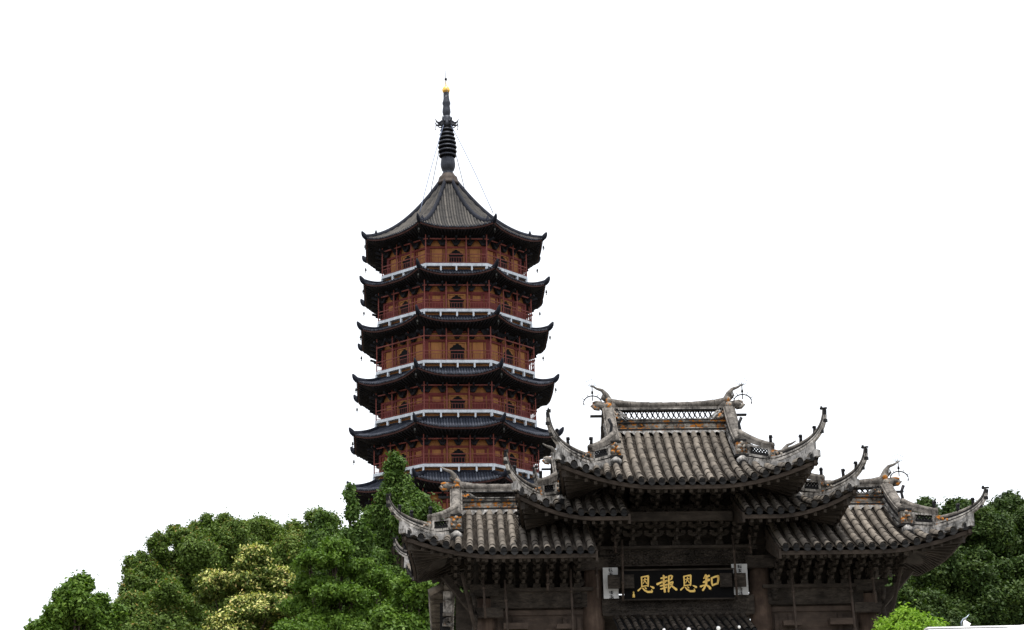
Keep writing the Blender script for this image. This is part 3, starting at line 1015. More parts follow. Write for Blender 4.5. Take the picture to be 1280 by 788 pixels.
# ------------------------------------------------------------------ side wall with tile coping running back from the gateway
wall_o = empty('coped_wall', (GX, 38.0, 0), TH)
tag(wall_o, 'narrow side wall with dark tile coping and pale ridge behind the gateway\'s left end', 'wall')
WU = -5.0
b = MB(); b.box(lv(WU + .02, -4.6, 3.3), (.22, 8.4, 6.6)); b.build('wall', 'tile_end', wall_o)
bar = MB()
for i in range(30):
    v = -.4 - i * .28
    for s2, off in ((-1, .32), (1, .20)):
        p0, p1 = lv(WU + s2 * .02, v, 6.98), lv(WU + s2 * off, v, 6.82)
        bar.tube([p0, (p0 + p1) / 2 + (0, 0, -.01), p1], .075, 8, True, rng.random())
        bar.box(lv(WU + s2 * off * .5, v - .14, 6.80), (off * .8, .10, .04), tint=rng.random())
bar.build('coping_tiles', 'tile', wall_o)
b = MB()
b.box(lv(WU + .08, -.34, 6.60), (.20, .14, .46)); b.box(lv(WU + .08, -.36, 6.12), (.24, .16, .07)); b.box(lv(WU + .08, -5.0, 7.0), (.15, 7.6, .16))
b.tube([lv(WU + .08, -.25, 7.08), lv(WU + .08, -8.5, 7.08)], .07, 8)
b.build('coping_ridge', 'plaster', wall_o)
b = MB()
b.box(lv(WU + .08, -.32, 6.33), (.22, .16, .06))
for k_ in range(7):
    b.lathe([(0, -.05), (.05, -.02), (.05, .02), (0, .05)], 7, lv(WU + .08 + rng.uniform(-.07, .07), -.30, 6.22 + rng.uniform(-.05, .05)))
b.build('coping_ornament', 'capstone', wall_o)

# ------------------------------------------------------------------ signboard
SV = .40
sgn = empty('signboard', (GX, 38.0, 0), TH)
tag(sgn, 'black horizontal signboard with four gold brushed characters above the passage', 'signboard')
TILT = R_(5)
S0 = lv(0.01, SV, 6.815); SU = np.array((1.0, 0, 0)); SN = np.array((0, -math.cos(TILT), -math.sin(TILT))); SW = np.array((0, -math.sin(TILT), math.cos(TILT)))
b = MB(); b.box(S0 - SN * .02, (2.34, .60, .04), (SU, SW, SN)); b.build('board', 'lacquer', sgn)
b = MB()
for s2 in (-1, 1):
    b.box(S0 + SW * s2 * .312, (2.38, .03, .06), (SU, SW, SN))
b.build('board_frame', 'wood', sgn)
# strokes drawn as tapering brush marks; units: 1/9.846 photo pixels
PXM = 38.0 * 1.008 / 2200.0 / 9.846
def brush(mb, pts, w, th=.022):
    P = np.array(pts, float)
    if len(P) == 2: P = np.array([P[0], (P[0] + P[1]) / 2, P[1]])
    t = np.linspace(0, 1, len(P)); tt = np.linspace(0, 1, 10)
    X = np.interp(tt, t, P[:, 0]); Y = np.interp(tt, t, P[:, 1]); Wd = 1.12 * np.interp(tt, np.linspace(0, 1, len(w)), w)
    T = np.gradient(np.stack([X, Y], 1), axis=0); T /= np.linalg.norm(T, axis=1)[:, None] + 1e-9
    Nn = np.stack([-T[:, 1], T[:, 0]], 1)
    Lf, Rt = np.stack([X, Y], 1) + Nn * Wd[:, None] / 2, np.stack([X, Y], 1) - Nn * Wd[:, None] / 2
    st = np.stack([X, Y], 1)[0] - T[0] * Wd[0] * .4; en = np.stack([X, Y], 1)[-1] + T[-1] * Wd[-1] * .4
    out = [st] + list(Lf) + [en] + list(Rt[::-1])
    def m_(p, o): return S0 + SU * ((p[0] - 652) * PXM) + SW * ((195 - p[1]) * PXM) + SN * o
    nn = len(Lf)
    V = [m_(p, .004) for p in Lf] + [m_(p, .004) for p in Rt] + [m_(p, .004 + th) for p in Lf] + [m_(p, .004 + th) for p in Rt] + [m_(st, .006), m_(en, .006), m_(st, .002 + th * .7), m_(en, .002 + th * .7)]
    F = []
    for i in range(nn - 1):
        F += [(2 * nn + i, 2 * nn + i + 1, 3 * nn + i + 1, 3 * nn + i), (i, i + 1, 2 * nn + i + 1, 2 * nn + i), (nn + i + 1, nn + i, 3 * nn + i, 3 * nn + i + 1)]
    F += [(4 * nn + 2, 2 * nn, 3 * nn), (4 * nn + 3, 3 * nn - 1, 4 * nn - 1)]
    mb.add(V, F)
def ch_en(mb, x, y):
    B = lambda p, *w: brush(mb, [(x + a, y + c) for a, c in p], w)
    B([(-52, -85), (-50, -30), (-50, 32)], 16, 13, 16)
    B([(-55, -82), (-10, -92), (32, -95)], 14, 14, 22)
    B([(30, -95), (28, -30), (24, 28)], 20, 17, 15)
    B([(-46, 26), (22, 18)], 12, 11)
    B([(-36, -48), (14, -56)], 9, 10)
    B([(-8, -74), (-14, -40), (-34, -4)], 11, 10, 6)
    B([(-8, -38), (10, -6)], 8, 11)
    B([(-58, 42), (-98, 78)], 12, 17)
    B([(-42, 44), (-18, 74), (20, 94), (72, 92)], 12, 17, 21, 24)
    B([(74, 88), (66, 62)], 16, 5)
    B([(-14, 38), (4, 56)], 9, 14)
    B([(52, 26), (74, 36), (94, 48)], 8, 18, 24)
def ch_bao(mb, x, y):
    B = lambda p, *w: brush(mb, [(x + a, y + c) for a, c in p], w)
    B([(-34, -100), (-36, 0), (-26, 98)], 20, 19, 22)
    B([(-70, -66), (4, -80)], 17, 19)
    B([(-118, 4), (-60, -22), (6, -38)], 24, 18, 18)
    B([(-62, -34), (-50, -12)], 11, 13); B([(-2, -40), (-18, -14)], 13, 9)
    B([(-80, 24), (6, 8)], 15, 17)
    B([(-78, 62), (0, 40)], 15, 17)
    B([(28, -94), (24, 0), (18, 96)], 18, 16, 18)
    B([(26, -92), (56, -98), (72, -88)], 14, 16, 18)
    B([(68, -92), (60, -58), (40, -44)], 18, 16, 8)
    B([(24, -8), (74, -22)], 13, 18)
    B([(74, -22), (58, 22), (26, 62)], 18, 15, 8)
    B([(36, -4), (72, 36), (116, 72)], 10, 18, 26)
def ch_zhi(mb, x, y):
    B = lambda p, *w: brush(mb, [(x + a, y + c) for a, c in p], w)
    B([(-50, -100), (-62, -78), (-80, -56)], 22, 19, 10)
    B([(-74, -64), (-10, -90)], 17, 24)
    B([(-84, -12), (-10, -44)], 22, 26)
    B([(-44, -74), (-50, 0), (-76, 58), (-96, 84)], 24, 23, 20, 22)
    B([(-122, 38), (-74, 22)], 22, 12)
    B([(-46, 20), (-16, 44), (-2, 66)], 14, 24, 28)
    B([(18, -66), (18, 0), (28, 30)], 20, 17, 18)
    B([(20, -62), (70, -80), (104, -82)], 17, 20, 26)
    B([(104, -80), (96, -30), (86, 10)], 26, 22, 20)
    B([(30, 22), (84, 4)], 19, 20)
lt_ = MB()
ch_en(lt_, 250, 188); ch_bao(lt_, 502, 188); ch_en(lt_, 764, 186); ch_zhi(lt_, 1030, 188)
lt_.build('lettering', 'gold', sgn)
k = MB()
kp = S0 + SU * ((97 - 652) * PXM) + SW * ((195 - 312) * PXM) + SN * .03
k.lathe([(.028, -.06), (.032, -.0), (.014, .01), (.018, .05), (.008, .07)], 10, kp); k.build('gilt_seal', 'gold', sgn)

# white placards with inked characters on either side
def placard(u, z, name_label, w, h, seed, v=.30):
    o = empty('placard', (GX, 38.0, 0), TH)
    tag(o, name_label, 'placard', 'white placards beside the signboard')
    b = MB(); b.box(lv(u, v, z), (w, .03, h)); b.build('sheet', 'paper', o)
    r2 = random.Random(seed); i_ = MB()
    for zc in (.23, -.25):
        for k_ in range(2):
            zz = z + zc + (.045 if k_ == 0 else -.045)
            for s_ in range(3):
                i_.box(lv(u + r2.uniform(-.012, .012), v + .018, zz + .026 - .026 * s_), (r2.uniform(.06, .10), .006, .011), ((math.cos(.12), 0, math.sin(.12)), (0, 1, 0), (-math.sin(.12), 0, math.cos(.12))))
            i_.box(lv(u + r2.uniform(-.02, .02), v + .019, zz), (.014, .006, .075))
            i_.box(lv(u + r2.uniform(.015, .035), v + .019, zz - .02), (.012, .006, .05), ((math.cos(.6), 0, math.sin(.6)), (0, 1, 0), (-math.sin(.6), 0, math.cos(.6))))
    i_.build('lettering', 'ink', o)
placard(-1.44, 6.875, 'white placard with small ink characters beside the left column', .32, .66, 3)
placard(1.335, 6.915, 'white placard with small ink characters beside the right column', .34, .66, 5)

# white globes drawn for the small white dots along the lower edge of the pent roof
for i, (px, py, lab) in enumerate(((830, 787.5, 'leftmost small white globe hanging below the pent roof'), (861, 787, 'small white globe under the pent roof, second from the left column'),
                                   (898, 785.5, 'small white globe under the pent roof, second from the right column'), (924, 784, 'rightmost and smallest white globe hanging below the pent roof'))):
    o = empty('white_globe', at_y(px, py, 38.0 - 1.86))
    tag(o, lab, 'lamp', 'white globes along the pent roof')
    r = (.034, .045, .045, .032)[i]
    b = MB(); b.lathe([(r * .3, -r * .95), (r * .75, -r * .66), (r, 0), (r * .75, r * .66), (r * .3, r * .95)], 14); b.build('globe', 'globe', o)
    b = MB(); b.tube([(0, 0, r * .9), (0, .02, r + .05), (0, .16, .20)], .008, 6); b.build('hanger', 'iron', o)

# ------------------------------------------------------------------ white wall, scroll ornament and canopy at the lower right edge
wp = at_y(1160, 784, 33.0); wq = at_y(1290, 782.6, 33.0)
w_ = empty('white_wall', (wp.x, 33.0, 0))
tag(w_, 'low white wall with flat white coping along the bottom right edge', 'wall')
b = MB(); b.box((2.2, .15, (wp.z) / 2 - .02), (4.4, .3, wp.z - .04)); b.build('wall', 'whitewash', w_)
b = MB(); b.box((2.2, .15, wp.z - .012), (4.42, .31, .024)); b.build('coping', 'whitewash', w_)
cp = at_y(1205, 783, 33.3)
o = empty('scroll_ornament', cp)
tag(o, 'small white figure ornament with curled whisker standing on the white wall', 'ornament')
b = MB(); b.tube([(.02, 0, -.02), (.04, 0, .06), (.02, 0, .10), (.03, 0, .14)], [.07, .055, .03, .035], 8); b.tube([(.06, 0, 0), (.10, 0, .05), (.08, 0, .09)], [.04, .035, .01], 7); b.build('figure', 'globe', o)
b = MB(); b.tube([(-.05, 0, -.02), (-.05, 0, .07), (-.01, 0, .13), (.07, 0, .17), (.12, 0, .22)], [.014, .013, .012, .010, .006], 6); b.build('whisker', 'zinc', o)
pp = at_y(1283, 790, 32.0)
o = empty('white_canopy', (pp.x, 32.0, 0))
tag(o, 'rounded white canopy top cut off by the bottom right corner', 'canopy')
b = MB()
b.lathe([(1.0, pp.z - .42), (.85, pp.z - .20), (.62, pp.z - .04), (.36, pp.z + .07), (.12, pp.z + .115), (.02, pp.z + .12)], 24); b.build('cloth', 'whitewash', o)
b = MB(); b.tube([(0, 0, 0), (0, 0, pp.z)], .03, 10); b.build('pole', 'zinc', o)
# ------------------------------------------------------------------ pagoda
PY_ = 165.0
PC = Vector((-5.70, PY_, 0))
PHI = R_(4.4)
pag = empty('pagoda', PC, PHI)
tag(pag, 'tall octagonal pagoda with dark upturned roofs, red balconies and a ringed iron spire', 'pagoda')
C8, S8 = math.cos(math.pi / 8), math.sin(math.pi / 8)
def fdir(k):
    """outward normal and right-hand tangent of face k (0 faces the camera)"""
    a = -math.pi / 2 + k * math.pi / 4
    return np.array((math.cos(a), math.sin(a), 0)), np.array((-math.sin(a), math.cos(a), 0))
def vtx(k, R, z):
    a = -math.pi / 2 + math.pi / 8 + k * math.pi / 4
    return np.array((R * math.cos(a), R * math.sin(a), z))

def prof_mid(t, zi, zo, k=.30):
    q = 1 - t
    return zo + (zi - zo) * (q * (1 - k) + k * q * q)
# storeys: tip radius, tip z, eave z, balcony radius, balcony floor z, roof top z
ST = [dict(R=9.71, zt=58.55, ze=57.35, rb=7.67, zb=54.22),
      dict(R=9.88, zt=54.00, ze=52.70, rb=8.05, zb=49.60),
      dict(R=10.13, zt=49.40, ze=48.10, rb=8.22, zb=44.60),
      dict(R=10.56, zt=44.20, ze=42.80, rb=8.27, zb=39.85),
      dict(R=10.86, zt=39.00, ze=37.80, rb=8.45, zb=34.76),
      dict(R=11.04, zt=33.90, ze=32.72, rb=8.70, zb=29.70),
      dict(R=11.30, zt=28.80, ze=27.60, rb=8.90, zb=24.60)]
APEX = np.array((-.42, 0, 64.95))

def tower_roof(i, s, parent):
    top = (i == 0)
    ao = s['R'] * C8 * .955; zo = s['ze']
    if top: ai, zi, kk, oi = .80, 64.9, .62, np.array((APEX[0] * math.cos(PHI), -APEX[0] * math.sin(PHI), 0))
    else:
        ai, zi, kk, oi = ST[i - 1]['rb'] * C8 - .40, min(zo + 1.35, ST[i - 1]['zb'] - .72), .25, np.zeros(3)
    up = s['zt'] - .62 - zo
    bar, und, fas, rid, ends = MB(), MB(), MB(), MB(), MB()
    def surf(k, sx, t):
        n, tg = fdir(k)
        a = ai + (ao - ai) * t
        hw = a * math.tan(math.pi / 8)
        c = max(0., (abs(sx) - .12) / .88) ** 2.3 * t ** (3.0 if top else 1.6)
        a2 = a + .03 * c
        z = prof_mid(t, zi, zo, kk) + up * c
        return n * a2 + tg * hw * sx * (1 + .03 * c / max(a, .5)) + np.array((0, 0, z)) + oi * (1 - t) ** .7
    hw_o = ao * math.tan(math.pi / 8)
    nrow = int(round(2 * hw_o / .26))
    nt_ = 16 if top else 7
    sub = 5
    for k in range(8):
        P, T_ = [], []
        ts = np.linspace(0, 1, nt_)
        for t in ts:
            a = ai + (ao - ai) * t; row = []
            for j in range(nrow * sub + 1):
                # rows run straight down the face and are cut by the hips
                x = -hw_o + 2 * hw_o * j / (nrow * sub)
                hw = a * math.tan(math.pi / 8)
                sx = max(-1, min(1, x / hw))
                ph = (j % sub) / sub
                b_ = (.13 if top else .10) * math.sin(math.pi * min(1, ph * 1.0)) ** 1.2 if abs(x) < hw else 0
                row.append(surf(k, sx, t) + (0, 0, b_))
            P.append(row)
        tint = np.tile(np.repeat(np.array([rng.random() for _ in range(nrow)] + [.5]), sub)[:nrow * sub + 1], (nt_, 1)) * .6 + .3
        tint[:, ::sub] = .0; tint[:, 1::sub] *= .45
        bar.grid(np.array(P), tint, False, flip=True)
        # round ends and drip edge
        for j in range(nrow):
            sx = -1 + 2 * (j + .5) / nrow
            p = surf(k, sx, 1.0); n, tg = fdir(k)
            ends.tube([p + (0, 0, .02), p + n * .05 + (0, 0, .02)], .095, 7, True, rng.random(), False)
        ss = np.linspace(-1, 1, 25)
        n, tg = fdir(k)
        E1 = [surf(k, x, 1.0) for x in ss]
        fas.grid(np.array([[p + n * -.04 + (0, 0, -.05) for p in E1], [p - n * .06 + (0, 0, -.20) for p in E1], [p - n * .16 + (0, 0, -.21) for p in E1]]), .5, False)
        # underside down to the wall
        rw = s['rb'] - .75
        In = [n * rw * C8 + tg * rw * S8 * x + np.array((0, 0, zo - .15)) for x in ss]
        Mid = [(a * .45 + b * .55) + (0, 0, -.18) for a, b in zip(E1, In)]
        und.grid(np.array([[p - n * .15 + (0, 0, -.21) for p in E1], Mid, [p + (0, 0, -.35) for p in In]]), .5, True)
        for x in np.linspace(-.96, .96, 22):
            p = surf(k, x, 1.0) - n * .2 + (0, 0, -.27); q = n * rw * C8 + tg * rw * S8 * (x * .98) + np.array((0, 0, zo - .50))
            und.bar(p, (p * .45 + q * .55) + (0, 0, -.02), .11, .10)
        # hip ridge and horn
        hp = [surf(k, 1.0, t) + (0, 0, .06) for t in np.linspace(0 if top else .05, 1, 20)]
        c = surf(k, 1.0, 1.0); d = np.array((c[0], c[1], 0)); d /= np.linalg.norm(d)
        tip = vtx(k, s['R'], s['zt'])
        A = hp[-1]; L = s['zt'] - A[2]
        horn = [A] + [np.array((A[0] * (1 - q) + tip[0] * q, A[1] * (1 - q) + tip[1] * q, A[2] + L * q ** 1.5)) for q in (.35, .65, .85, 1.0)]
        pts = hp + horn[1:]
        rr = list(np.linspace(.19, .20, len(hp))) + [.18, .15, .10, .05]
        rid.tube(pts, rr, 7, True, .5, True, flat=1.5)
        for q in (.0,):
            b0 = surf(k, 1.0, .86 if top else .8)
            if top: rid.tube([b0, b0 + (0, 0, .35), b0 + (0, 0, .65)], [.22, .16, .06], 7)
        # skirting ridge where the roof meets the storey above
    if not top:
        for k in range(8):
            p, q = vtx(k - 1, ai / C8 + .06, zi + .06), vtx(k, ai / C8 + .06, zi + .06)
            rid.bar(p, q, .22, .24)
    bar.merge(ends, 1)
    r = bar.build('roof', ['ptop' if top else 'ptile', 'ptile'], parent)
    return r, und, fas, rid, ends, surf

post_src = {}
for i, s in enumerate(ST):
    # the storey wall carries the storey's other pieces
    rw = s['rb'] - .75; z0 = s['zb'] - .05; z1 = s['ze'] + .2
    w = MB()
    V = [vtx(k, rw, z0) for k in range(8)] + [vtx(k, rw, z1) for k in range(8)]
    w.add(V, [(k, (k + 1) % 8, 8 + (k + 1) % 8, 8 + k) for k in range(8)] + [tuple(range(8, 16))])
    # band of wall below the balcony
    V = [vtx(k, s['rb'] - .55, s['zb'] - 1.6) for k in range(8)] + [vtx(k, s['rb'] - .55, s['zb'] - .2) for k in range(8)]
    w.add(V, [(k, (k + 1) % 8, 8 + (k + 1) % 8, 8 + k) for k in range(8)])
    storey = w.build('storey', 'pochre', pag)
    r, und, fas, rid, ends, surf = tower_roof(i, s, storey)
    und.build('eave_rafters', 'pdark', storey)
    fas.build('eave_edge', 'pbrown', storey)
    rid.build('hip_ridges', 'pridge', storey)
    # red timbers: columns, lintel and dado on every face
    red, brk = MB(), MB()
    a = rw * C8; hw = rw * S8
    H = s['ze'] - .55 - s['zb']
    for k in range(8):
        n, tg = fdir(k)
        P = lambda x, z, o=0.0: n * (a + o) + tg * x + np.array((0, 0, z))
        ax = (tg, n, (0, 0, 1))
        for x in (-hw + .05, -hw * .36, hw * .36, hw - .05):
            red.box(P(x, s['zb'] + H / 2, .05), (.26 if abs(x) > hw * .5 else .20, .16, H), ax)
        for x in (-hw * .74, hw * .74):
            red.box(P(x + math.copysign(.0, x), s['zb'] + .12, .03), (hw * .5, .10, .24), ax)
        red.box(P(0, s['zb'] + H * .68, .06), (2 * hw, .17, .20), ax)
        for x in (-hw * .68, hw * .68):
            for dx in (-.55, .55):
                red.box(P(x + dx, s['zb'] + H * .34, .035), (.07, .10, H * .66), ax)
            if i % 2 == 1 or i > 2:
                red.box(P(x, s['zb'] + H * .19, .03), (1.3, .09, H * .38), ax); red.box(P(x, s['zb'] + H * .625, .03), (1.3, .09, H * .07), ax)
                for dx in (-.50, .50): red.box(P(x + dx, s['zb'] + H * .45, .032), (.20, .09, H * .4), ax)
        red.box(P(0, s['zb'] + H * .97, .06), (2 * hw, .17, .14), ax)
        # bracket clusters above the lintel
        for x in np.linspace(-hw + .05, hw - .05, 5):
            zz = s['zb'] + H * .74
            brk.prism([(-.16, 0), (.16, 0), (.63, H * .30), (-.63, H * .30)], P(x, zz, .10), tg, (0, 0, 1), n, .30)
            brk.bar(P(x, zz + .25, .2), P(x, zz + .60, 1.25), .16, .20)
    red.build('red_timbers', 'pmaroon', storey)
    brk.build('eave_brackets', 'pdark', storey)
    # doors
    for k in range(8):
        if k not in (0, 1, 2, 6, 7): continue
        n, tg = fdir(k)
        d = MB(); f = MB()
        c = n * a + np.array((0, 0, s['zb']))
        Hd = H * .60
        # ogee-headed opening
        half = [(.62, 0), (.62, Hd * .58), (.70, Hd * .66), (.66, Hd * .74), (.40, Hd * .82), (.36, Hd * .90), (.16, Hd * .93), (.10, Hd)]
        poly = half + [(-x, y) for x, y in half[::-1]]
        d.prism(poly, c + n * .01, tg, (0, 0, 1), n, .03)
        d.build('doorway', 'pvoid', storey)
        for x in (-.78, .78):
            f.box(c + tg * x + n * .05 + np.array((0, 0, Hd * .5)), (.10, .10, Hd), (tg, n, (0, 0, 1)))
        f.box(c + n * .05 + np.array((0, 0, Hd + .05)), (1.66, .10, .10), (tg, n, (0, 0, 1)))
        f.build('door_frame', 'pochre', storey)
    # balcony
    bal, rail, blk = MB(), MB(), MB()
    rb = s['rb']
    V = [vtx(k, rb, s['zb'] - .27) for k in range(8)] + [vtx(k, rb, s['zb']) for k in range(8)] + [vtx(k, rw - .2, s['zb']) for k in range(8)] + [vtx(k, rw - .2, s['zb'] - .27) for k in range(8)]
    F = []
    for k in range(8):
        k2 = (k + 1) % 8
        F += [(k, k2, 8 + k2, 8 + k), (8 + k, 8 + k2, 16 + k2, 16 + k), (24 + k, 24 + k2, k2, k)]
    bal.add(V, F)
    bal.build('balcony', 'pwhite', storey)
    blk.box((0, 0, -.20), (.16, .20, .42)); blk.box((0, 0, -.42), (.12, .15, .06))
    bsrc = None
    for k in range(8):
        n, tg = fdir(k); ab = rb * C8; hb = rb * S8
        for x in np.linspace(-1, 1, 5)[:-1]:
            if k in (3, 4, 5) or i > 4: continue
            p = n * (ab - .11) + tg * hb * x; p[2] = s['zb'] - .275
            if bsrc is None: bsrc = blk.build('balcony_block', 'pwhite', storey); o = bsrc
            else: o = inst(bsrc, storey)
            o.location = p; o.rotation_euler = (0, 0, math.atan2(tg[1], tg[0]))
    g2 = MB()
    for k in range(8):
        p, q = vtx(k - 1, rb - .75, s['zb'] - .5), vtx(k, rb - .75, s['zb'] - .5)
        g2.bar(p, q, .25, .40)
    g2.build('balcony_joists', 'pdark', storey)
    Hp = 2.35 if i else 2.45
    for k in range(8):
        n, tg = fdir(k); ab = (rb - .10) * C8; hb = (rb - .10) * S8
        P = lambda x, z: n * ab + tg * x + np.array((0, 0, s['zb'] + z))
        for z, t_ in ((.92, .07), (.62, .04), (.10, .05)):
            rail.bar(P(-hb, z), P(hb, z), t_, t_)
        for x in np.linspace(-hb, hb, 25):
            rail.bar(P(x, .10), P(x, .62), .03, .03)
        rail.bar(P(-hb, Hp), P(hb, Hp), .09, .11)
    rail.build('railing', 'pred', storey)
    pm = MB(); pm.box((0, 0, (s['ze'] - .25 - s['zb']) / 2), (.105, .105, s['ze'] - .25 - s['zb']))
    src = None
    for k in range(8):
        n, tg = fdir(k); ab = (rb - .10) * C8; hb = (rb - .10) * S8
        if k in (3, 4, 5): continue
        for x in (-1, -.33, .33) + ((1,) if k == 2 else ()):
            p = n * ab + tg * hb * x; p[2] = s['zb']
            if src is None: src = pm.build('post', 'pred', storey); o = src
            else: o = inst(src, storey)
            o.location = p
    # wind bells under the horns
    bm_ = MB()
    bm_.tube([(0, 0, 0), (0, 0, -.62)], .012, 5)
    bm_.lathe([(.03, -.60), (.07, -.64), (.09, -.80), (.11, -.88)], 10)
    bm_.lathe([(.01, -.88), (.04, -.98), (.05, -1.06), (.01, -1.1)], 8)
    src = None
    for k in (-3, -2, -1, 0, 1, 2):
        p = vtx(k, s['R'] - .35, s['zt'] - .75)
        if src is None: src = bm_.build('wind_bell', 'bell', storey); o = src
        else: o = inst(src, storey)
        o.location = p

# plain lower storeys hidden by the trees
b = MB()
for (r, za, zb_) in ((8.9, 12, 24.6), (9.8, 2.0, 12.0), (12.5, 0, 2.2)):
    V = [vtx(k, r, za) for k in range(8)] + [vtx(k, r, zb_) for k in range(8)]
    b.add(V, [(k, (k + 1) % 8, 8 + (k + 1) % 8, 8 + k) for k in range(8)] + [tuple(range(8, 16))])
b.build('lower_storeys', 'pochre', pag)

# spire
ax0 = np.array((APEX[0] * math.cos(PHI), -APEX[0] * math.sin(PHI), 0))
lean = np.array((-.15, .0, 0)) / 11.0
def sp(z): return ax0 + lean * (z - 65) + np.array((0, 0, z))
b = MB()
b.lathe([(1.22, 64.72), (1.20, 64.95), (1.02, 65.10), (1.0, 65.3), (.92, 65.6), (.70, 65.8), (.62, 65.95)], 20, sp(65) * (1, 1, 0)); spb = b.build('spire_base', 'rust', pag)
b = MB()
c0 = sp(66) * (1, 1, 0)
b.lathe([(.58, 65.75), (.60, 66.0), (.52, 66.1), (.50, 66.25), (.62, 66.4), (.73, 66.75), (.75, 67.05), (.70, 67.45), (.68, 67.65), (.45, 67.75)], 20, c0); spire = b.build('spire', 'cast', pag)
b = MB(); b.tube([sp(67.5), sp(71), sp(75)], [.42, .36, .28], 14); b.build('spire_shaft', 'cast', spire)
rr_ = [.86, .93, .94, .90, .83, .75, .67]
for q, r in enumerate(rr_):
    z = 67.95 + q * .46
    b = MB()
    c = sp(z)
    n = 22; V = []
    prof = [(r * .88, -.07), (r * .97, -.10), (r + .03, .0), (r * .97, .10), (r * .88, .07)]
    b.lathe(prof + [prof[0]], n, c)
    for k in range(6):
        a = k * math.pi / 3 + .26
        b.bar(c, c + np.array((math.cos(a), math.sin(a), 0)) * r * .9, .09, .10)
    b.lathe([(.41, -.12), (.45, -.06), (.45, .06), (.41, .12)], 14, c)
    b.build('spire_ring', 'cast', spire)
b = MB()
zc = 71.35
b.lathe([(.50, 71.0), (.62, 71.2), (.60, 71.5), (.48, 71.8), (.50, 72.05), (.36, 72.25)], 16, sp(71) * (1, 1, 0))
for k in range(8):
    a = k * math.pi / 4 + PHI * 0 + math.pi / 8
    d = np.array((math.cos(a), math.sin(a), 0)); c = sp(71.35)
    b.tube([c + d * .5 + (0, 0, .35), c + d * .85 + (0, 0, .05), c + d * 1.12 + (0, 0, .12), c + d * 1.30 + (0, 0, .45)], [.10, .11, .08, .02], 6)
    b.tube([c + d * .5 + (0, 0, -.25), c + d * .8 + (0, 0, -.20), c + d * 1.05 + (0, 0, .05)], [.07, .06, .05], 6)
    b.tube([c + d * 1.2 + (0, 0, .15), c + d * 1.2 + (0, 0, -.25)], [.01, .035], 6)
    b.lathe([(.04, -.42), (.06, -.35), (.02, -.25)], 7, c + d * 1.2)
b.build('spire_crown', 'cast', spire)
b = MB()
cc_ = sp(73) * (1, 1, 0)
b.lathe([(.30, 72.2), (.36, 72.4), (.42, 72.7), (.40, 73.0), (.34, 73.4), (.42, 73.6), (.40, 73.8), (.33, 74.0), (.28, 74.4), (.24, 74.7), (.30, 74.8), (.2, 74.9)], 16, cc_); b.build('spire_gourd', 'cast', spire)
b = MB(); b.lathe([(.22, 74.75), (.36, 74.95), (.41, 75.12), (.34, 75.34), (.22, 75.5), (.06, 75.55), (.045, 76.25)], 18, sp(75) * (1, 1, 0)); b.build('spire_ball', 'goldball', spire)
b = MB(); b.lathe([(.02, 76.2), (.13, 76.28), (.13, 76.42), (.02, 76.5)], 10, sp(76) * (1, 1, 0)); b.tube([sp(76.4), sp(77.3)], [.035, .02], 6); b.build('lightning_rod', 'iron', spire)
for z0_, r0_, zz, r1_ in [(76.3, .05, 74.3, .45)]:
    for a in (0.2, 1.8, 3.3, 4.9):
        d = np.array((math.cos(a), math.sin(a), 0)); b = MB()
        b.tube([sp(z0_) + d * .05, sp(75.2) + d * .5, sp(74.0) + d * .5], .018, 5); b.build('stay_wire', 'zinc', spire)
s0 = ST[0]
for k in (-1, 0, 3, 4):
    a = -math.pi / 2 + math.pi / 8 + k * math.pi / 4
    d = np.array((math.cos(a), math.sin(a), 0))
    p = sp(70.9) + d * 1.0; q = vtx(k, 9.1, 58.75)
    mids = [p * (1 - t) + q * t - np.array((0, 0, -.25 * math.sin(math.pi * t))) for t in np.linspace(0, 1, 12)]
    b = MB(); b.tube(mids, .036, 5); b.build('stay_chain', 'chain', spire)
# ------------------------------------------------------------------ trees
M['leaf_camphor'] = mat_leaf('camphor_leaves', [(0, (.042, .072, .015)), (.45, (.088, .142, .027)), (.8, (.130, .186, .040)), (1, (.22, .155, .045))], .27)
M['leaf_dark'] = mat_leaf('dark_evergreen_leaves', [(0, (.030, .060, .016)), (.5, (.061, .112, .024)), (1, (.110, .172, .036))], .25)
M['leaf_bright'] = mat_leaf('bright_broad_leaves', [(0, (.045, .090, .013)), (.5, (.095, .175, .024)), (1, (.165, .26, .038))], .32)
M['leaf_deep'] = mat_leaf('deep_evergreen_leaves', [(0, (.016, .032, .010)), (.5, (.034, .062, .015)), (1, (.070, .105, .024))], .22)
M['leaf_mid'] = mat_leaf('mid_green_leaves', [(0, (.034, .070, .012)), (.5, (.072, .135, .020)), (1, (.13, .205, .032))], .28)
M['leaf_fresh'] = mat_leaf('fresh_green_leaves', [(0, (.08, .16, .018)), (.5, (.16, .28, .030)), (1, (.27, .41, .05))], .35)
M['leaf_flower'] = mat_leaf('cream_blossom_and_leaves', [(0, (.045, .075, .014)), (.42, (.10, .14, .028)), (.5, (.30, .33, .085)), (.85, (.55, .54, .20)), (1, (.60, .42, .20))], .2)
nrs = np.random.RandomState(11)

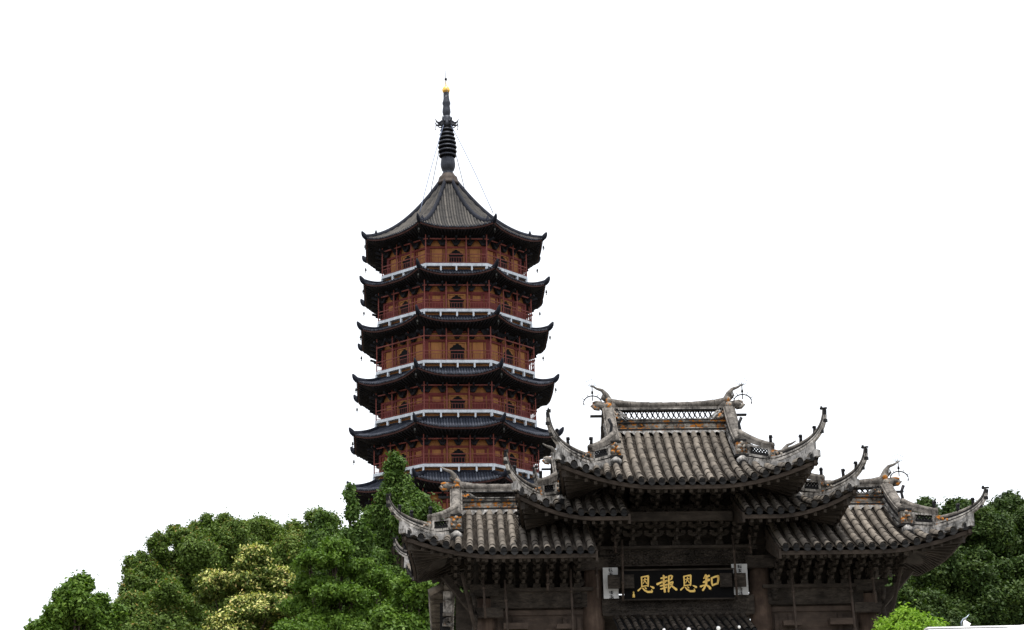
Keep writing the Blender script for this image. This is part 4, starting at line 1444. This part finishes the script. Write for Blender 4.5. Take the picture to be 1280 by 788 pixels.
def leaf_mesh(name, mat, parent, blobs, count, size, asp=.55, inner=.12, upbias=.25, tint=lambda n, d, b, z: nrs.rand(n), clump=0.05, droop=0.0):
    """blobs: rows of (x, y, z, rx, ry, rz); leaves lie on and just inside every blob's shell"""
    B = np.array(blobs, float)
    area = (B[:, 3] * B[:, 4] + B[:, 3] * B[:, 5] + B[:, 4] * B[:, 5]); pr = area / area.sum()
    idx = nrs.choice(len(B), count, p=pr)
    d = nrs.normal(size=(count, 3)); d /= np.linalg.norm(d, axis=1)[:, None]
    d[:, 2] += upbias; d /= np.linalg.norm(d, axis=1)[:, None]
    # small twig-scale clumps so that the shell is uneven
    ph = nrs.rand(len(B), 3) * 6.28
    w = np.sin(d[:, 0] * 7 + ph[idx, 0]) * np.sin(d[:, 1] * 7 + ph[idx, 1]) * np.sin(d[:, 2] * 7 + ph[idx, 2])
    w2 = np.sin(d[:, 0] * 17 + ph[idx, 1]) * np.sin(d[:, 1] * 17 + ph[idx, 2]) * np.sin(d[:, 2] * 17 + ph[idx, 0])
    rad = .88 + .12 * w + nrs.normal(size=count) * .05
    absj = nrs.normal(size=count) * .07 + np.clip(w2 - .2, 0, 1) * nrs.rand(count) * .55
    ins = nrs.rand(count) < inner
    absj[ins] = 0
    rad[ins] = nrs.rand(ins.sum()) ** .5 * .85
    c = B[idx, :3] + d * (B[idx, 3:] * rad[:, None] + (absj * size / .15)[:, None])
    if clump:
        c = c + nrs.normal(size=(count, 3)) * clump * nrs.rand(count)[:, None] * 1.4
    nrm = d + nrs.normal(size=(count, 3)) * .55; nrm[:, 2] += .35
    nrm /= np.linalg.norm(nrm, axis=1)[:, None]
    a = np.cross(nrm, nrs.normal(size=(count, 3))); a /= np.linalg.norm(a, axis=1)[:, None] + 1e-9
    a[:, 2] -= droop; a /= np.linalg.norm(a, axis=1)[:, None] + 1e-9
    b = np.cross(nrm, a)
    sz = size * (.6 + .8 * nrs.rand(count))[:, None]
    V = np.stack([c - a * sz * .55, c + b * sz * asp * .5 - a * sz * .05, c + a * sz * .55 - nrm * sz * .12, c - b * sz * asp * .5 - a * sz * .05], 1).reshape(-1, 3)
    me = bpy.data.meshes.new(name)
    n = count
    me.vertices.add(4 * n); me.vertices.foreach_set('co', V.astype(np.float32).ravel())
    me.loops.add(4 * n); me.loops.foreach_set('vertex_index', np.arange(4 * n, dtype=np.int32))
    me.polygons.add(n); me.polygons.foreach_set('loop_start', np.arange(0, 4 * n, 4, dtype=np.int32)); me.polygons.foreach_set('loop_total', np.full(n, 4, dtype=np.int32))
    tv = np.clip(tint(n, d, idx, c), 0, 1)
    at = me.attributes.new('tint', 'FLOAT', 'POINT'); at.data.foreach_set('value', np.repeat(tv, 4).astype(np.float32))
    me.materials.append(M[mat]); me.update(calc_edges=True); me.validate()
    o = bpy.data.objects.new(name, me); COL.objects.link(o); o.parent = parent
    return o

def blob_set(ells, per, rel, base):
    """billows over the surface of a few ellipsoids, each carrying smaller twig clumps; coordinates relative to base"""
    out = []
    for (c, R) in ells:
        c = np.array(c) - base; R = np.array(R)
        k = 0; pts = []
        tries = 0
        out.append(list(c) + list(R * .60))
        while k < per and tries < 4000:
            tries += 1
            d = nrs.normal(size=3); d /= np.linalg.norm(d)
            if d[2] < -.55: continue
            p = d * (.60 + .34 * nrs.rand())
            if any(np.linalg.norm(p - q) < rel * .60 for q in pts): continue
            pts.append(p); k += 1
            r = rel * (.55 + .65 * nrs.rand())
            rr = np.mean(R) * .5 + R * .5
            bc, br = c + p * R, rr * r * np.array((1.0, 1.0, .85))
            out.append(list(bc) + list(br * .78))
            for j in range(13):
                e = nrs.normal(size=3) + d * .7 + np.array((0, 0, .45)); e /= np.linalg.norm(e)
                s_ = .26 + .22 * nrs.rand()
                out.append(list(bc + e * br * (.80 + .32 * nrs.rand())) + list(br * s_ * np.array((1.0, 1.0, .8 + .6 * nrs.rand()))))
    return out

def trunk_mesh(parent, base, ells, r0, seed):
    t = MB(); r_ = random.Random(seed)
    top = max(ells, key=lambda e: e[0][2] + e[1][2]); tc = np.array(top[0]) - base
    H = tc[2]
    pts = [np.array((0, 0, 0)), np.array((r_.uniform(-.2, .2), r_.uniform(-.2, .2), H * .3)), np.array((tc[0] * .5, tc[1] * .5, H * .62)), np.array((tc[0] * .9, tc[1] * .9, H)), tc + (0, 0, top[1][2] * .3)]
    t.tube(pts, [r0 * 1.25, r0, r0 * .72, r0 * .42, r0 * .12], 10)
    for e in ells:
        c = np.array(e[0]) - base; R = np.array(e[1])
        for j in range(5):
            a = r_.uniform(0, 6.28); q = c + np.array((math.cos(a) * R[0] * .5, math.sin(a) * R[1] * .5, r_.uniform(-.4, .3) * R[2]))
            s_ = r_.uniform(.35, .75); b0 = np.array((tc[0] * s_ * .8, tc[1] * s_ * .8, H * s_))
            mid = (b0 + q) / 2 + np.array((0, 0, -.05 * np.linalg.norm(q - b0)))
            t.tube([b0, mid, q], [r0 * .42, r0 * .26, r0 * .06], 7)
    return t.build('trunk', 'bark', parent)

def tree(name, label, cat, dist, pxells, mat, count, size, per=26, rel=.34, r0=.3, depth=1.0, group=None, tint=None, **kw):
    """pxells: (cx, cy, rx, ry) ellipses as seen from the path, all at one distance; the crown is as deep as it is wide"""
    ells = []
    for e in pxells:
        cx, cy, rx, ry = e[:4]; dd = dist + (e[4] if len(e) > 4 else 0.)
        c = at_y(cx, cy, dd); rr = (at_y(cx + rx, cy, dd) - c).length; rz = (at_y(cx, cy - ry, dd) - c).length
        ells.append((np.array(c), np.array((rr, rr * depth, rz))))
    mx = np.mean([e[0][0] for e in ells]); base = np.array((mx, np.mean([e[0][1] for e in ells]), 0))
    root = empty(name, base)
    tag(root, label, cat, group)
    blobs = blob_set(ells, per, rel, base)
    if tint is None:
        bt = None
        def tint(n, d, idx, c, k=np.array([nrs.rand() for _ in blobs])):
            return .15 + .35 * k[idx] + .5 * nrs.rand(n)
    leaf_mesh('crown', mat, root, blobs, count, size, tint=tint, **kw)
    trunk_mesh(root, base, ells, r0, int(dist * 7 + count))
    return root

def flower_tint(n, d, idx, c):
    up = np.clip(d[:, 2] * .9 + .18 - d[:, 1] * .30, 0, 1)
    patch = .5 + .5 * np.sin(c[:, 0] * 2.3 + 1) * np.sin(c[:, 2] * 2.0 + c[:, 1])
    fl = nrs.rand(n) < np.clip(up * (.30 + .7 * patch), 0, .85)
    return np.where(fl, .5 + .5 * nrs.rand(n) ** 1.3, .42 * nrs.rand(n))
def warm_tint(n, d, idx, c):
    t = .1 + .6 * nrs.rand(n)
    w = (nrs.rand(n) < np.clip((d[:, 2] - .5) * .55, 0, .3))
    return np.where(w, .9 + .1 * nrs.rand(n), t)


tree('camphor_tree', 'broad olive-green camphor tree with rust-tinted shoots on its crown, left of the cream-blossomed tree', 'tree', 84,
     [(222, 755, 64, 88), (182, 766, 34, 58, -2), (205, 800, 62, 76, -4), (270, 712, 54, 62, 2), (168, 792, 26, 68, -1), (236, 708, 40, 52, 1)], 'leaf_camphor', 460000, .135, 30, .27, .5, tint=warm_tint)
tree('camphor_tree', 'tall dark green round-crowned tree behind the cream-blossomed tree', 'tree', 96,
     [(352, 748, 72, 100), (312, 718, 52, 70, 3), (385, 706, 42, 62)], 'leaf_camphor', 310000, .148, 28, .29, .5)
tree('camphor_tree', 'dark round tree between the tall round-crowned tree and the pointed tree before the pagoda', 'tree', 90,
     [(404, 742, 40, 94), (428, 762, 32, 92)], 'leaf_dark', 190000, .14, 26, .32, .4)
tree('flowering_tree', 'flowering tree covered in cream-yellow blossom amid dark green trees', 'tree', 68,
     [(316, 706, 24, 17), (286, 735, 38, 20), (340, 736, 30, 22), (325, 766, 46, 20, -1.5), (284, 796, 30, 28, -2.5), (345, 796, 34, 26)], 'leaf_flower', 150000, .12, 22, .33, .22, tint=flower_tint)
tree('broadleaf_tree', 'small bright pointed tree standing alone at the far left edge', 'tree', 62,
     [(101, 738, 11, 15), (97, 762, 24, 26), (72, 786, 26, 26), (124, 782, 24, 34, 1), (54, 796, 16, 16)], 'leaf_mid', 110000, .15, 16, .34, .2)
tree('broadleaf_tree', 'pointed dark green tree rising in front of the pagoda', 'tree', 64,
     [(495, 592, 10, 21), (496, 618, 18, 24), (503, 654, 34, 38), (478, 696, 36, 46, 1), (466, 742, 42, 60), (532, 652, 16, 24, 1), (520, 692, 34, 44, 2), (520, 730, 36, 50, 2), (468, 664, 20, 26, 1), (484, 640, 14, 22), (512, 632, 16, 22)], 'leaf_dark', 380000, .125, 18, .33, .28,
     tint=lambda n, d, idx, c: .25 + .6 * nrs.rand(n))
tree('broadleaf_tree', 'slender dark sapling with a thin leader just left of the pagoda', 'tree', 60,
     [(437, 622, 2.5, 14), (440, 644, 5, 14), (446, 674, 14, 18), (448, 715, 20, 40)], 'leaf_dark', 30000, .13, 10, .38, .07,
     tint=lambda n, d, idx, c: .2 + .6 * nrs.rand(n))
tree('feathery_tree', 'fresh green tree with flat feathery sprays right of the cream-blossomed tree', 'tree', 54,
     [(418, 688, 20, 8), (396, 704, 24, 9, -.5), (440, 712, 28, 10, .5), (468, 732, 24, 12, .8), (398, 732, 28, 12), (432, 746, 34, 13, -.6), (384, 760, 28, 12, .3), (420, 774, 38, 14, -.5), (466, 774, 34, 18, .2), (388, 794, 44, 16, -1.0), (446, 800, 48, 20, -.6)], 'leaf_mid', 190000, .095, 16, .34, .14, upbias=.35, droop=.25)
tree('broadleaf_tree', 'leafy bright green tree tucked against the gateway\'s left end', 'tree', 52,
     [(514, 746, 22, 26), (530, 780, 22, 36, 1), (500, 790, 30, 32)], 'leaf_mid', 90000, .12, 16, .34, .16)
tree('evergreen_tree', 'large dark evergreen filling the right edge behind the gateway', 'tree', 74,
     [(1218, 700, 52, 76), (1270, 704, 54, 80, 2), (1200, 770, 56, 86, -3), (1262, 780, 60, 80, -3)], 'leaf_deep', 420000, .135, 30, .28, .5)
tree('evergreen_tree', 'dark evergreen showing just behind the gateway\'s right-hand horn', 'tree', 82,
     [(1155, 694, 42, 62), (1128, 745, 40, 56, -4), (1190, 690, 36, 60, 3)], 'leaf_deep', 240000, .148, 26, .31, .45)
tree('evergreen_tree', 'low shaded evergreen beneath the gateway\'s right eave', 'tree', 66,
     [(1118, 775, 44, 56), (1165, 788, 46, 48, 3)], 'leaf_deep', 130000, .145, 24, .32, .3)
tree('evergreen_tree', 'dark evergreen in the gap between side wall and gateway', 'tree', 70,
     [(575, 760, 40, 50), (600, 800, 50, 50)], 'leaf_deep', 60000, .17, 20, .34, .3)
tree('shrub', 'fresh lime-green rounded shrub at the gateway\'s right foot', 'shrub', 34.5,
     [(1140, 796, 32, 24), (1118, 800, 22, 22, .3), (1163, 800, 20, 17, .4), (1134, 778, 13, 10)], 'leaf_fresh', 60000, .065, 16, .38, .06)
